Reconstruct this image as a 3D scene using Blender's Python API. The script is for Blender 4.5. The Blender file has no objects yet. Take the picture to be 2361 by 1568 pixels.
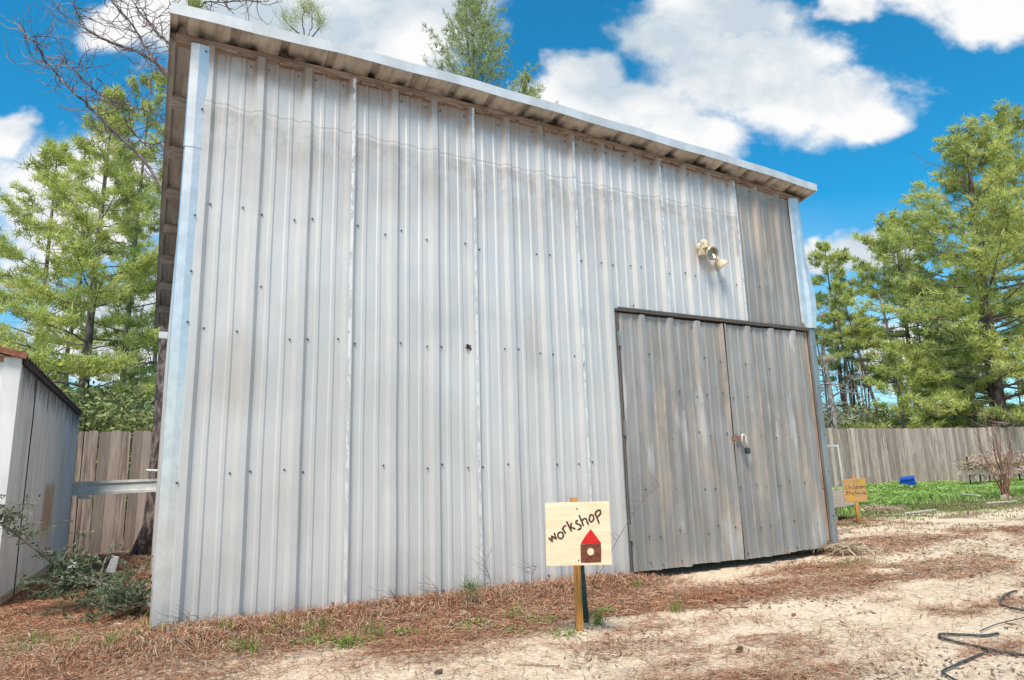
import bpy, math, random
import numpy as np
from mathutils import Vector, Matrix

# ------------------------------------------------------------------ camera
S = bpy.context.scene
COL = S.collection
CAM = np.array([-0.0553, -4.2619, 0.7991])
YAW, PITCH, ROLL, FPX = 0.494274, 0.192897, -0.028168, 1532.7     # focal length for a 2361 px wide frame
_f = np.array([math.sin(YAW)*math.cos(PITCH), math.cos(YAW)*math.cos(PITCH), math.sin(PITCH)])
_r = np.array([math.cos(YAW), -math.sin(YAW), 0.0]); _u = np.cross(_r, _f)
_c, _s = math.cos(ROLL), math.sin(ROLL)
RT, UP, FW = _c*_r+_s*_u, -_s*_r+_c*_u, _f
cam_d = bpy.data.cameras.new('camera'); cam = bpy.data.objects.new('camera', cam_d); COL.objects.link(cam)
cam_d.sensor_width = 36; cam_d.lens = FPX/2361*36; cam_d.clip_end = 3000; cam_d.clip_start = 0.05
M = Matrix.Identity(4)
for i in range(3):
    M[i][0], M[i][1], M[i][2], M[i][3] = RT[i], UP[i], -FW[i], CAM[i]
cam.matrix_world = M
S.camera = cam
def ray(px, py): return (px-1180.5)/FPX*RT - (py-784)/FPX*UP + FW
def at(px, py, t): return CAM + t*ray(px, py)                      # point seen at a pixel, t metres deep
def at_y(px, py, y=0.0): d = ray(px, py); return CAM + (y-CAM[1])/d[1]*d
def at_z(px, py, z=0.0): d = ray(px, py); return CAM + (z-CAM[2])/d[2]*d
def z_over(px, py, bx, by):                                        # height of a pixel above a ground spot
    d = ray(px, py); h = math.hypot(bx-CAM[0], by-CAM[1]); return CAM[2] + h/math.hypot(d[0], d[1])*d[2]

# ------------------------------------------------------------------ world, sun, exposure
SUN_EL, SUN_AZ = 57.0, 221.0                                       # azimuth clockwise from +y
S.view_settings.view_transform = 'Standard'; S.view_settings.look = 'None'
S.view_settings.exposure = 0.45; S.view_settings.gamma = 1.0
W = bpy.data.worlds.new('World'); S.world = W; W.use_nodes = True
def build_world():
    nt = W.node_tree; N = nt.nodes; L = nt.links; N.clear()
    def n(t, **k):
        x = N.new(t)
        for a, b in k.items(): setattr(x, a, b)
        return x
    def m(op, a, b=None, c=None, clamp=False):
        x = n('ShaderNodeMath', operation=op, use_clamp=clamp)
        for i, v in enumerate((a, b, c)):
            if v is None: continue
            if isinstance(v, (int, float)): x.inputs[i].default_value = v
            else: L.new(v, x.inputs[i])
        return x.outputs[0]
    def dot(v, c):
        x = n('ShaderNodeVectorMath', operation='DOT_PRODUCT'); L.new(v, x.inputs[0]); x.inputs[1].default_value = c
        return x.outputs['Value']
    tc = n('ShaderNodeTexCoord'); D = tc.outputs['Generated']
    sx = n('ShaderNodeSeparateXYZ'); L.new(D, sx.inputs[0])
    fw = m('MAXIMUM', m('ABSOLUTE', dot(D, (math.sin(YAW), math.cos(YAW), 0))), 0.12)
    u = m('DIVIDE', dot(D, (math.cos(YAW), -math.sin(YAW), 0)), fw)
    v = m('DIVIDE', sx.outputs[2], fw)
    cb = n('ShaderNodeCombineXYZ'); L.new(u, cb.inputs[0]); L.new(v, cb.inputs[1]); L.new(sx.outputs[1], cb.inputs[2])
    def noise(scale, det, off, rough=.55, dist=0.0):
        mp = n('ShaderNodeMapping'); mp.inputs['Location'].default_value = off
        mp.inputs['Scale'].default_value = (1, 1.25, .25)
        L.new(cb.outputs[0], mp.inputs[0]); x = n('ShaderNodeTexNoise'); L.new(mp.outputs[0], x.inputs['Vector'])
        x.inputs['Scale'].default_value = scale; x.inputs['Detail'].default_value = det
        x.inputs['Roughness'].default_value = rough; x.inputs['Distortion'].default_value = dist
        return x.outputs[0]
    na, nb, nc, nd = noise(5, 4, (0, 0, 0)), noise(5, 4, (7, 3, 1)), noise(9, 12, (2, 5, 0), .62, .2), noise(3.2, 5, (11, 2, 4), .5)
    uw = m('ADD', u, m('MULTIPLY', m('SUBTRACT', na, .5), .16))
    vw = m('ADD', v, m('MULTIPLY', m('SUBTRACT', nb, .5), .14))
    blobs = [(1560, 55, 170, 95), (1720, 150, 240, 150), (1880, 225, 240, 100), (2020, 260, 110, 55), (1470, 250, 250, 90),
             (1330, 165, 120, 85), (1600, 320, 150, 80), (1290, 240, 130, 90), (1690, 20, 200, 70), (1960, 15, 90, 50),
             (2290, 30, 160, 85), (2150, -60, 200, 90), (620, 40, 430, 120), (960, 40, 230, 110), (850, 170, 260, 130),
             (290, 60, 120, 80), (15, 300, 95, 55), (170, 470, 260, 190), (1890, 600, 70, 50), (2000, 590, 130, 60), (260, 760, 260, 160),
             (1100, -330, 500, 200), (2120, 820, 220, 110)]
    acc = None
    F0 = np.array([math.sin(YAW), math.cos(YAW), 0]); R0 = np.array([math.cos(YAW), -math.sin(YAW), 0])
    def uv(px, py): d = ray(px, py); return (d@R0)/(d@F0), d[2]/(d@F0)
    for (px, py, rx, ry) in blobs:
        u0, v0 = uv(px, py); u1, _ = uv(px+rx, py); _, v1 = uv(px, py-ry)
        ku, kv = 1/max(1e-3, abs(u1-u0)), 1/max(1e-3, abs(v1-v0))
        a = m('MULTIPLY', m('SUBTRACT', uw, u0), ku); b = m('MULTIPLY', m('SUBTRACT', vw, v0), kv)
        q = m('SUBTRACT', 1.0, m('SQRT', m('ADD', m('MULTIPLY', a, a), m('MULTIPLY', b, b))))
        acc = q if acc is None else m('SMOOTH_MAX', acc, q, .12)
    back = m('LESS_THAN', dot(D, (math.sin(YAW), math.cos(YAW), 0)), 0.0)        # the half of the sky behind: broken cloud
    acc = m('ADD', acc, m('MULTIPLY', back, m('ADD', .85, m('MULTIPLY', m('SUBTRACT', nd, .5), 3.4))))
    f = m('ADD', acc, m('MULTIPLY', m('SUBTRACT', nc, .5), 1.15))
    tp = n('ShaderNodeMapRange'); L.new(sx.outputs[2], tp.inputs[0]); tp.inputs[1].default_value = .72; tp.inputs[2].default_value = .86; tp.inputs[4].default_value = 1.0  # overhead cloud cover added out of view, whitens the skylight
    top = tp.outputs[0]
    mr = n('ShaderNodeMapRange', interpolation_type='SMOOTHSTEP'); L.new(m('ADD', f, top), mr.inputs[0])
    mr.inputs[1].default_value = -.10; mr.inputs[2].default_value = .42
    cloud = mr.outputs[0]
    low = n('ShaderNodeMapRange'); L.new(v, low.inputs[0]); low.inputs[1].default_value = .42; low.inputs[2].default_value = 0.0
    low.inputs[4].default_value = .62
    cloud = m('MAXIMUM', cloud, low.outputs[0])
    sky = n('ShaderNodeTexSky', sky_type='NISHITA'); sky.sun_disc = False
    sky.sun_elevation = math.radians(SUN_EL); sky.sun_rotation = math.radians(SUN_AZ)
    sky.air_density = 1.0; sky.dust_density = .3; sky.ozone_density = 3.0
    tint = n('ShaderNodeMix', data_type='RGBA', blend_type='MULTIPLY'); tint.inputs[0].default_value = 1
    L.new(sky.outputs[0], tint.inputs[6]); tint.inputs[7].default_value = SKY_TINT
    cc = n('ShaderNodeValToRGB'); L.new(m('ADD', m('MULTIPLY', nd, 1.0), m('MULTIPLY', m('SUBTRACT', nc, .5), .35)), cc.inputs[0])
    e = cc.color_ramp.elements; e[0].position = .40; e[0].color = (.60, .70, .78, 1); e[1].position = .57; e[1].color = (1, 1, 1, 1)
    cm = n('ShaderNodeVectorMath', operation='SCALE'); L.new(cc.outputs[0], cm.inputs[0]); cm.inputs['Scale'].default_value = CLOUD
    mx = n('ShaderNodeMix', data_type='RGBA'); L.new(cloud, mx.inputs[0]); L.new(tint.outputs[2], mx.inputs[6]); L.new(cm.outputs[0], mx.inputs[7])
    bg = n('ShaderNodeBackground'); L.new(mx.outputs[2], bg.inputs[0]); bg.inputs[1].default_value = .1
    out = n('ShaderNodeOutputWorld'); L.new(bg.outputs[0], out.inputs[0])
SKY_TINT = (.16, 1.18, 1.38, 1); CLOUD = 7.2
build_world()
sd = bpy.data.lights.new('sun', 'SUN'); sd.energy = 3.6; sd.angle = math.radians(20); sd.color = (1, .92, .82)
sun = bpy.data.objects.new('sun', sd); COL.objects.link(sun)
_a, _e = math.radians(SUN_AZ), math.radians(SUN_EL)
sun.rotation_euler = Vector((-math.sin(_a)*math.cos(_e), -math.cos(_a)*math.cos(_e), -math.sin(_e))).to_track_quat('-Z', 'Y').to_euler()

# ------------------------------------------------------------------ material helper
class Mat:
    def __init__(s, name, rough=.8, metal=0.0, spec=.3):
        s.m = bpy.data.materials.new(name); s.m.use_nodes = True; s.nt = s.m.node_tree
        s.b = s.nt.nodes['Principled BSDF']; s.b.inputs['Roughness'].default_value = rough
        s.b.inputs['Metallic'].default_value = metal; s.b.inputs['Specular IOR Level'].default_value = spec
        s.tc = s.nt.nodes.new('ShaderNodeTexCoord'); s.P = s.tc.outputs['Object']
    def n(s, t, **k):
        x = s.nt.nodes.new(t)
        for a, b in k.items(): setattr(x, a, b)
        return x
    def put(s, v, sock):
        if isinstance(v, (int, float)): sock.default_value = v
        elif isinstance(v, tuple): sock.default_value = v if len(v) == 4 or sock.type == 'VECTOR' else (*v, 1)
        else: s.nt.links.new(v, sock)
    def math(s, op, a, b=None, c=None, clamp=False):
        x = s.n('ShaderNodeMath', operation=op, use_clamp=clamp)
        for i, v in enumerate((a, b, c)):
            if v is not None: s.put(v, x.inputs[i])
        return x.outputs[0]
    def noise(s, scale, det=4, sc=(1, 1, 1), off=(0, 0, 0), rough=.55, dist=0.0):
        mp = s.n('ShaderNodeMapping'); mp.inputs['Scale'].default_value = sc; mp.inputs['Location'].default_value = off
        s.put(s.P, mp.inputs[0]); x = s.n('ShaderNodeTexNoise'); s.put(mp.outputs[0], x.inputs['Vector'])
        x.inputs['Scale'].default_value = scale; x.inputs['Detail'].default_value = det
        x.inputs['Roughness'].default_value = rough; x.inputs['Distortion'].default_value = dist
        return x.outputs[0]
    def ramp(s, v, lo, hi, a=0.0, b=1.0):
        x = s.n('ShaderNodeMapRange', interpolation_type='SMOOTHSTEP'); s.put(v, x.inputs[0])
        for i, q in enumerate((lo, hi, a, b)): x.inputs[i+1].default_value = q
        return x.outputs[0]
    def mix(s, f, a, b, mode='MIX'):
        x = s.n('ShaderNodeMix', data_type='RGBA', blend_type=mode); s.put(f, x.inputs[0]); s.put(a, x.inputs[6]); s.put(b, x.inputs[7])
        return x.outputs[2]
    def attr(s, name):
        x = s.n('ShaderNodeAttribute'); x.attribute_name = name; return x.outputs['Fac']
    def xyz(s):
        x = s.n('ShaderNodeSeparateXYZ'); s.put(s.P, x.inputs[0]); return x.outputs
    def color(s, v): s.put(v, s.b.inputs['Base Color']); return s
    def roughness(s, v): s.put(v, s.b.inputs['Roughness']); return s
    def bump(s, h, dist=.01, strength=1.0):
        x = s.n('ShaderNodeBump'); s.put(h, x.inputs['Height']); x.inputs['Distance'].default_value = dist
        x.inputs['Strength'].default_value = strength; s.nt.links.new(x.outputs[0], s.b.inputs['Normal']); return s

def two_tone(name, a, b, scale=8, sc=(1, 1, 1), rough=.85, lo=.35, hi=.65, bump=0.0, metal=0.0, det=5, spec=.3):
    q = Mat(name, rough, metal, spec); nz = q.noise(scale, det, sc); q.color(q.mix(q.ramp(nz, lo, hi), a, b))
    if bump: q.bump(nz, bump)
    return q.m
def flat(name, c, rough=.7, metal=0.0, spec=.3): return two_tone(name, tuple(x*.88 for x in c), tuple(x*1.08 for x in c), 30, rough=rough, metal=metal, spec=spec)
def banded(name, cols, rough=.8, att='rnd', trans=0.0, vary=None):
    q = Mat(name, rough, 0, .2); r = q.n('ShaderNodeValToRGB'); q.put(q.attr(att), r.inputs[0])
    e = r.color_ramp.elements
    while len(e) < len(cols): e.new(.5)
    for i, c in enumerate(cols): e[i].position = i/(len(cols)-1); e[i].color = (*c, 1)
    q.color(r.outputs[0])
    if trans:
        tr = q.n('ShaderNodeBsdfTranslucent'); q.put(r.outputs[0], tr.inputs[0]); ms = q.n('ShaderNodeMixShader'); ms.inputs[0].default_value = trans
        q.nt.links.new(q.b.outputs[0], ms.inputs[1]); q.nt.links.new(tr.outputs[0], ms.inputs[2])
        q.nt.links.new(ms.outputs[0], q.nt.nodes['Material Output'].inputs[0])
    return q.m

# ------------------------------------------------------------------ mesh helpers
def tag(o, label=None, cat=None, group=None, kind=None):
    if label: o['label'] = label
    if cat: o['category'] = cat
    if group: o['group'] = group
    if kind: o['kind'] = kind
    return o
def empty(name, loc=(0, 0, 0), label=None, cat=None, group=None):
    o = bpy.data.objects.new(name, None); o.location = loc; o.empty_display_size = .1; COL.objects.link(o)
    bpy.context.view_layer.update()
    return tag(o, label, cat, group)
class MB:
    """collects pieces in world coordinates; build() links them as ONE mesh object"""
    def __init__(s): s.v = []; s.f = []; s.n = 0; s.r = []
    def add(s, V, F, rnd=0.5):
        V = np.asarray(V, float).reshape(-1, 3); s.v.append(V)
        for f in F: s.f.append([i+s.n for i in f])
        s.r += [rnd]*len(F); s.n += len(V); return s
    def box(s, lo, hi, R=None, c=None, rnd=.5):
        lo = np.array(lo, float); hi = np.array(hi, float)
        V = np.array([[lo[0] if i in (0, 3, 4, 7) else hi[0], lo[1] if i in (0, 1, 4, 5) else hi[1], lo[2] if i < 4 else hi[2]] for i in range(8)])
        if R is not None: V = V@np.array(R).T
        if c is not None: V = V+np.array(c)
        return s.add(V, [(3, 2, 1, 0), (4, 5, 6, 7), (0, 1, 5, 4), (1, 2, 6, 5), (2, 3, 7, 6), (3, 0, 4, 7)], rnd)
    def beam(s, a, b, w, h, up=(0, 0, 1), rnd=.5):
        a = np.array(a, float); b = np.array(b, float); d = b-a; L = np.linalg.norm(d); d /= L
        x = np.cross(d, up); x /= np.linalg.norm(x); z = np.cross(x, d)
        return s.box((-w/2, 0, -h/2), (w/2, L, h/2), np.array([x, d, z]).T, a, rnd)
    def tube(s, pts, rad, n=6, cap=True, rnd=.5):
        P = np.array(pts, float); k = len(P)
        if np.isscalar(rad): rad = [rad]*k
        T = np.gradient(P, axis=0); T /= np.linalg.norm(T, axis=1)[:, None]+1e-9
        ref = np.array([0, 0, 1.0]) if abs(T[0][2]) < .9 else np.array([1.0, 0, 0])
        V = []
        x = np.cross(T[0], ref); x /= np.linalg.norm(x)
        for i in range(k):
            x = x-T[i]*(x@T[i]); x /= np.linalg.norm(x)+1e-9; y = np.cross(T[i], x)
            a = np.arange(n)/n*2*math.pi
            V.append(P[i]+rad[i]*(np.cos(a)[:, None]*x+np.sin(a)[:, None]*y))
        F = [(i*n+j, i*n+(j+1) % n, (i+1)*n+(j+1) % n, (i+1)*n+j) for i in range(k-1) for j in range(n)]
        if cap: F += [tuple(range(n))[::-1], tuple((k-1)*n+j for j in range(n))]
        return s.add(np.concatenate(V), F, rnd)
    def lathe(s, prof, o, axis, n=16, rnd=.5):
        axis = np.array(axis, float); axis /= np.linalg.norm(axis); ref = np.array([0, 0, 1.0]) if abs(axis[2]) < .9 else np.array([1.0, 0, 0])
        x = np.cross(axis, ref); x /= np.linalg.norm(x); y = np.cross(axis, x); a = np.arange(n)/n*2*math.pi
        V = np.concatenate([np.array(o)+t*axis+r*(np.cos(a)[:, None]*x+np.sin(a)[:, None]*y) for t, r in prof]); k = len(prof)
        F = [(i*n+j, i*n+(j+1) % n, (i+1)*n+(j+1) % n, (i+1)*n+j) for i in range(k-1) for j in range(n)]
        F += [tuple(range(n))[::-1], tuple((k-1)*n+j for j in range(n))]
        return s.add(V, F, rnd)
    def build(s, name, mat, parent=None, origin=None, smooth=False):
        V = np.concatenate(s.v); me = bpy.data.meshes.new(name)
        if parent is not None:
            if parent.parent is not None: bpy.context.view_layer.update()
            origin = np.array(parent.matrix_world.translation)
        if origin is None: origin = np.zeros(3)
        me.from_pydata((V-np.array(origin)).tolist(), [], s.f); me.materials.append(mat)
        me.attributes.new('rnd', 'FLOAT', 'FACE').data.foreach_set('value', np.array(s.r, np.float32))
        if smooth: me.polygons.foreach_set('use_smooth', [True]*len(me.polygons))
        me.update(); o = bpy.data.objects.new(name, me); COL.objects.link(o)
        if parent is not None: o.parent = parent
        else: o.location = origin
        bpy.context.view_layer.update() if parent is None else None
        return o
def bulk(name, V, k, rnd, mat, parent=None, origin=(0, 0, 0)):
    """V: (n*k,3) points of n separate k-gons -> one mesh"""
    if parent is not None: origin = parent.matrix_world.translation
    V = np.asarray(V, np.float32).reshape(-1, 3)-np.array(origin, np.float32); n = len(V)//k
    me = bpy.data.meshes.new(name); me.vertices.add(len(V)); me.vertices.foreach_set('co', V.ravel())
    me.loops.add(n*k); me.loops.foreach_set('vertex_index', np.arange(n*k, dtype=np.int32))
    me.polygons.add(n); me.polygons.foreach_set('loop_start', np.arange(0, n*k, k, dtype=np.int32))
    me.polygons.foreach_set('loop_total', np.full(n, k, np.int32)); me.materials.append(mat)
    me.attributes.new('rnd', 'FLOAT', 'FACE').data.foreach_set('value', np.asarray(rnd, np.float32))
    me.update(calc_edges=True); o = bpy.data.objects.new(name, me); COL.objects.link(o)
    if parent is not None: o.parent = parent
    else: o.location = origin
    return o
rng = np.random.default_rng(7)
def unit(a): return a/(np.linalg.norm(a, axis=-1, keepdims=True)+1e-9)
# value noise for terrain / distribution maps
_G = np.random.default_rng(3).random((256, 256))
def vn(x, y, s=1.0, o=0):
    x = np.asarray(x)*s+o*17.3+1000; y = np.asarray(y)*s+o*9.1+1000
    xi = np.floor(x).astype(int); yi = np.floor(y).astype(int); fx = x-xi; fy = y-yi
    fx = fx*fx*(3-2*fx); fy = fy*fy*(3-2*fy); g = lambda a, b: _G[a % 256, b % 256]
    return (g(xi, yi)*(1-fx)+g(xi+1, yi)*fx)*(1-fy)+(g(xi, yi+1)*(1-fx)+g(xi+1, yi+1)*fx)*fy
def fbm(x, y, s=1.0, o=0, n=4): return sum(vn(x, y, s*2**i, o+i)*.5**i for i in range(n))/sum(.5**i for i in range(n))
def sst(a, b, x): t = np.clip((np.asarray(x, float)-a)/(b-a), 0, 1); return t*t*(3-2*t)

# ------------------------------------------------------------------ ground
def ground_z(x, y):
    x = np.asarray(x, float); y = np.asarray(y, float)
    z = -.03 + 0*x
    z = z - .21*sst(.3, 6.5, y)*sst(3, .8, x)                      # falls away to the back left
    z = z - .05*sst(-.4, -2.0, x)*sst(2.5, 0, y)
    z = z + .035*np.exp(-((y+.12)/.22)**2)*sst(3.5, 2.8, x)*sst(-.3, .1, x)      # little bank of litter along the wall
    z = z + .05*np.exp(-((x-.0)/.5)**2-((y+.45)/.28)**2)
    z = z - .02*np.exp(-((y)/.35)**2)*sst(3.1, 3.4, x)*sst(5.4, 5.0, x)
    z = z + .10*np.exp(-((x-16.8)/1.6)**2-((y-6.4)/1.0)**2)        # weedy mound near the far fence
    amp = .012+.02*sst(8, 14, np.hypot(x, y))
    z = z + amp*(fbm(x, y, 2.2, 1)-.5)*2 + .006*(fbm(x, y, 14, 5, 3)-.5)*2
    return z
def litter(x, y):
    """how much brown pine litter covers the sand, 0..1"""
    x = np.asarray(x, float); y = np.asarray(y, float); w = (fbm(x*.7, y*1.2, 1.3, 2)-.5)*1.5
    a = sst(-1.4, -.8, y+w*1.1)*sst(3.9, 2.6, x+w)*(1-.45*sst(-.9, -1.3, y))*(1-.35*sst(.6, -.2, x))
    b = np.exp(-((x-3.35+w)/.75)**2-((y+.90+w*.4)/.40)**2)*1.1
    b2 = np.exp(-((x-4.6)/.6)**2-((y+.45)/.14)**2)*.8
    c = .75*sst(.50, .66, fbm(x*.6, y*1.6, 1.0, 9))
    d = .9*sst(.47, .62, fbm(x*.5, y*1.3, .6, 4))*sst(3, 7, x)
    e = sst(-.2, 1.0, y)*sst(.5, 0, x)
    g = .12+.25*(fbm(x, y, 4, 3)-.5)+.42*sst(.52, .68, fbm(x*.8, y*1.5, 2.4, 12))
    return np.clip(np.maximum.reduce([a, b, b2, c, d, e, g])+w*.5, 0, 1)
def grassy(x, y):
    x = np.asarray(x, float); y = np.asarray(y, float); w = (fbm(x, y, .8, 6)-.5)
    edge = 2.35+.05*(x-10)
    a = sst(0, 1.8, y-edge+.7+w*3.4)*sst(7.6, 9.0, x+w)
    return a
def axis_pts(fine, step, lim, grow):
    a = list(np.arange(fine[0], fine[1], step)); s = step; 
    while a[-1] < lim: s = min(s*grow, 40); a.append(a[-1]+s)
    s = step; b = [a[0]]
    while b[-1] > -lim: s = min(s*grow, 40); b.append(b[-1]-s)
    return np.array(b[::-1][:-1]+a)
def build_ground():
    X = axis_pts((-2.5, 7.5), .045, 500, 1.035); Y = axis_pts((-3.2, 2.0), .045, 500, 1.035)
    gx, gy = np.meshgrid(X, Y); gz = ground_z(gx, gy); nx, ny = len(X), len(Y)
    V = np.stack([gx, gy, gz], -1).reshape(-1, 3).astype(np.float32)
    i = np.arange(nx*ny).reshape(ny, nx); q = np.stack([i[:-1, :-1], i[:-1, 1:], i[1:, 1:], i[1:, :-1]], -1).reshape(-1)
    me = bpy.data.meshes.new('ground'); me.vertices.add(len(V)); me.vertices.foreach_set('co', V.ravel())
    me.loops.add(len(q)); me.loops.foreach_set('vertex_index', q.astype(np.int32)); n = len(q)//4
    me.polygons.add(n); me.polygons.foreach_set('loop_start', np.arange(0, n*4, 4, dtype=np.int32)); me.polygons.foreach_set('loop_total', np.full(n, 4, np.int32))
    me.polygons.foreach_set('use_smooth', np.ones(n, bool))
    me.attributes.new('litter', 'FLOAT', 'POINT').data.foreach_set('value', litter(gx, gy).ravel().astype(np.float32))
    wood = sst(9.0, 12.0, gy+.0*gx)+sst(-5, -9, gx)*sst(2, 5, gy)
    me.attributes.new('grass', 'FLOAT', 'POINT').data.foreach_set('value', np.clip(grassy(gx, gy)+wood, 0, 1).ravel().astype(np.float32))
    me.update(calc_edges=True)
    q = Mat('sandy_ground', .95, 0, .1)
    fine = q.noise(46, 7, (1, 1, 1), rough=.7); mid = q.noise(11, 6, (1, 1, 1), (3, 1, 0), .65)
    fib = q.noise(30, 5, (1, 2.6, 1), (5, 0, 0), .7, 1.6)
    sand = q.mix(q.ramp(fine, .3, .7), (.62, .46, .31), (.93, .76, .57))
    sand = q.mix(q.ramp(mid, .56, .70, 0, .5), sand, (.33, .255, .18))
    brown = q.mix(q.ramp(fib, .35, .65), (.12, .062, .036), (.34, .20, .12))
    la = q.math('ADD', q.attr('litter'), q.math('MULTIPLY', q.math('SUBTRACT', q.noise(20, 6, (1, 1.8, 1), (9, 4, 0), .7), .5), 1.9))
    c = q.mix(q.ramp(la, .38, .88, 0, .92), sand, brown)
    ga = q.math('ADD', q.attr('grass'), q.math('MULTIPLY', q.math('SUBTRACT', mid, .5), .9))
    green = q.mix(q.ramp(fine, .35, .65), (.07, .11, .03), (.20, .22, .09))
    c = q.mix(q.ramp(ga, .3, .8, 0, .85), c, green)
    q.color(c); q.bump(q.math('ADD', fine, q.math('MULTIPLY', fib, .7)), .012, .9)
    me.materials.append(q.m)
    o = bpy.data.objects.new('ground', me); COL.objects.link(o); tag(o, 'pale sandy yard strewn with brown pine litter', 'ground', kind='structure')
build_ground()

# ------------------------------------------------------------------ materials
def metal_wall(name, dark=False):
    q = Mat(name, .42, .28, .5); x, y, z = q.xyz()
    big = q.noise(1.7, 4, (1, 1, .7)); streak = q.noise(9, 5, (1, 1, .10), (4, 0, 0), .65); spk = q.noise(60, 4, (1, 1, .6), (1, 1, 1), .7); mott = q.noise(5, 7, (1, 1, .8), (8, 8, 3), .68)
    if not dark:
        c = q.mix(q.ramp(big, .35, .65), (.565, .542, .525), (.65, .626, .61))
        c = q.mix(q.ramp(streak, .52, .75, 0, .4), c, (.46, .445, .43))
        zz = q.math('ADD', z, q.math('MULTIPLY', q.math('SUBTRACT', q.noise(7, 5, (1, 1, .2), (2, 0, 0)), .5), .09))
        d = q.math('ABSOLUTE', q.math('SUBTRACT', zz, 3.13))
        under = q.math('MULTIPLY', q.ramp(z, 2.45, 3.05), q.ramp(zz, 3.12, 3.09))
        c = q.mix(q.math('MULTIPLY', under, q.ramp(mott, .40, .62, .20, .85)), c, (.40, .37, .345))
        c = q.mix(q.math('MULTIPLY', under, q.ramp(spk, .62, .70, 0, .6)), c, (.20, .18, .165))
        c = q.mix(q.ramp(d, .010, .002, 0, .5), c, (.36, .29, .22))
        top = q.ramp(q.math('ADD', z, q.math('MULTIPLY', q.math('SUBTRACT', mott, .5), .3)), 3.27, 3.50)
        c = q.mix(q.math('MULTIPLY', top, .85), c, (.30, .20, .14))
        c = q.mix(q.math('MULTIPLY', q.ramp(q.math('ADD', z, q.math('MULTIPLY', mott, .25)), .24, .06), .5), c, (.40, .33, .26))
        # a pale tan run-off blotch low on the left
        ex = q.math('DIVIDE', q.math('SUBTRACT', x, .36), .17); ez = q.math('DIVIDE', q.math('SUBTRACT', z, 1.42), .36)
        e = q.math('SQRT', q.math('ADD', q.math('MULTIPLY', ex, ex), q.math('MULTIPLY', ez, ez)))
        e = q.math('ADD', e, q.math('MULTIPLY', q.math('SUBTRACT', mott, .5), .9))
        c = q.mix(q.ramp(e, 1.15, .3, 0, .38), c, (.42, .36, .29))
        ex = q.math('DIVIDE', q.math('SUBTRACT', x, 2.42), .09); ez = q.math('DIVIDE', q.math('SUBTRACT', z, 1.75), .42)
        e = q.math('SQRT', q.math('ADD', q.math('MULTIPLY', ex, ex), q.math('MULTIPLY', ez, ez)))
        c = q.mix(q.ramp(q.math('ADD', e, q.math('MULTIPLY', q.math('SUBTRACT', mott, .5), .9)), 1.15, .2, 0, .5), c, (.42, .365, .30))
        # old sealant on the lap ribs
        for k in range(5):
            xs = .105+.9144*(k+1)
            m1 = q.ramp(q.math('ABSOLUTE', q.math('SUBTRACT', x, xs+.006)), .012, .008)
            pn = q.noise(26, 5, (1, 1, .35), (k*3.1, 0, 0), .7)
            c = q.mix(q.math('MULTIPLY', m1, q.ramp(pn, .47, .53, 0, .9)), c, (.84, .81, .77))
            c = q.mix(q.math('MULTIPLY', m1, q.ramp(q.noise(30, 4, (1, 1, .3), (k*5.3, 2, 0), .7), .62, .68, 0, .8)), c, (.26, .17, .10))
        rough = q.ramp(mott, .3, .7, .34, .50)
    else:
        c = q.mix(q.ramp(big, .35, .65), (.26, .25, .242), (.355, .34, .328))
        c = q.mix(q.ramp(streak, .48, .64, 0, .8), c, (.27, .225, .185))
        tan = q.noise(3.4, 6, (1, 1, .28), (6, 0, 1), .66)
        c = q.mix(q.ramp(tan, .50, .66, 0, .85), c, (.44, .36, .29))
        pale = q.noise(4.2, 6, (1, 1, .22), (1, 0, 7), .62)
        c = q.mix(q.ramp(pale, .57, .66, 0, .8), c, (.47, .455, .44))
        c = q.mix(q.ramp(spk, .62, .72, 0, .45), c, (.10, .095, .09))
        rst = q.noise(2.6, 7, (1, 1, .16), (3, 0, 3), .7)
        c = q.mix(q.ramp(rst, .66, .74, 0, .7), c, (.36, .22, .11))
        if dark == 2:                                              # corroded pale scab low on the left leaf
            ex = q.math('DIVIDE', q.math('SUBTRACT', x, 4.08), .20); ez = q.math('DIVIDE', q.math('SUBTRACT', z, .52), .58)
            e = q.math('SQRT', q.math('ADD', q.math('MULTIPLY', ex, ex), q.math('MULTIPLY', ez, ez)))
            c = q.mix(q.math('MULTIPLY', q.ramp(e, 1.1, .5), q.ramp(mott, .42, .58, .2, .9)), c, (.42, .35, .27))
            c = q.mix(q.math('MULTIPLY', q.ramp(e, 1.0, .6), q.ramp(spk, .52, .58, 0, .8)), c, (.62, .58, .56))
            c = q.mix(q.math('MULTIPLY', q.math('MULTIPLY', q.ramp(x, 4.20, 4.215), q.ramp(q.math('ADD', z, q.math('MULTIPLY', mott, .5)), 1.35, .95)), .75), c, (.46, .385, .31))
            ex = q.math('DIVIDE', q.math('SUBTRACT', x, 3.79), .03); ez = q.math('DIVIDE', q.math('SUBTRACT', z, 1.62), .30)
            e = q.math('SQRT', q.math('ADD', q.math('MULTIPLY', ex, ex), q.math('MULTIPLY', ez, ez)))
            c = q.mix(q.ramp(q.math('ADD', e, q.math('MULTIPLY', q.math('SUBTRACT', mott, .5), .8)), 1, .6, 0, .8), c, (.47, .33, .19))
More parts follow.
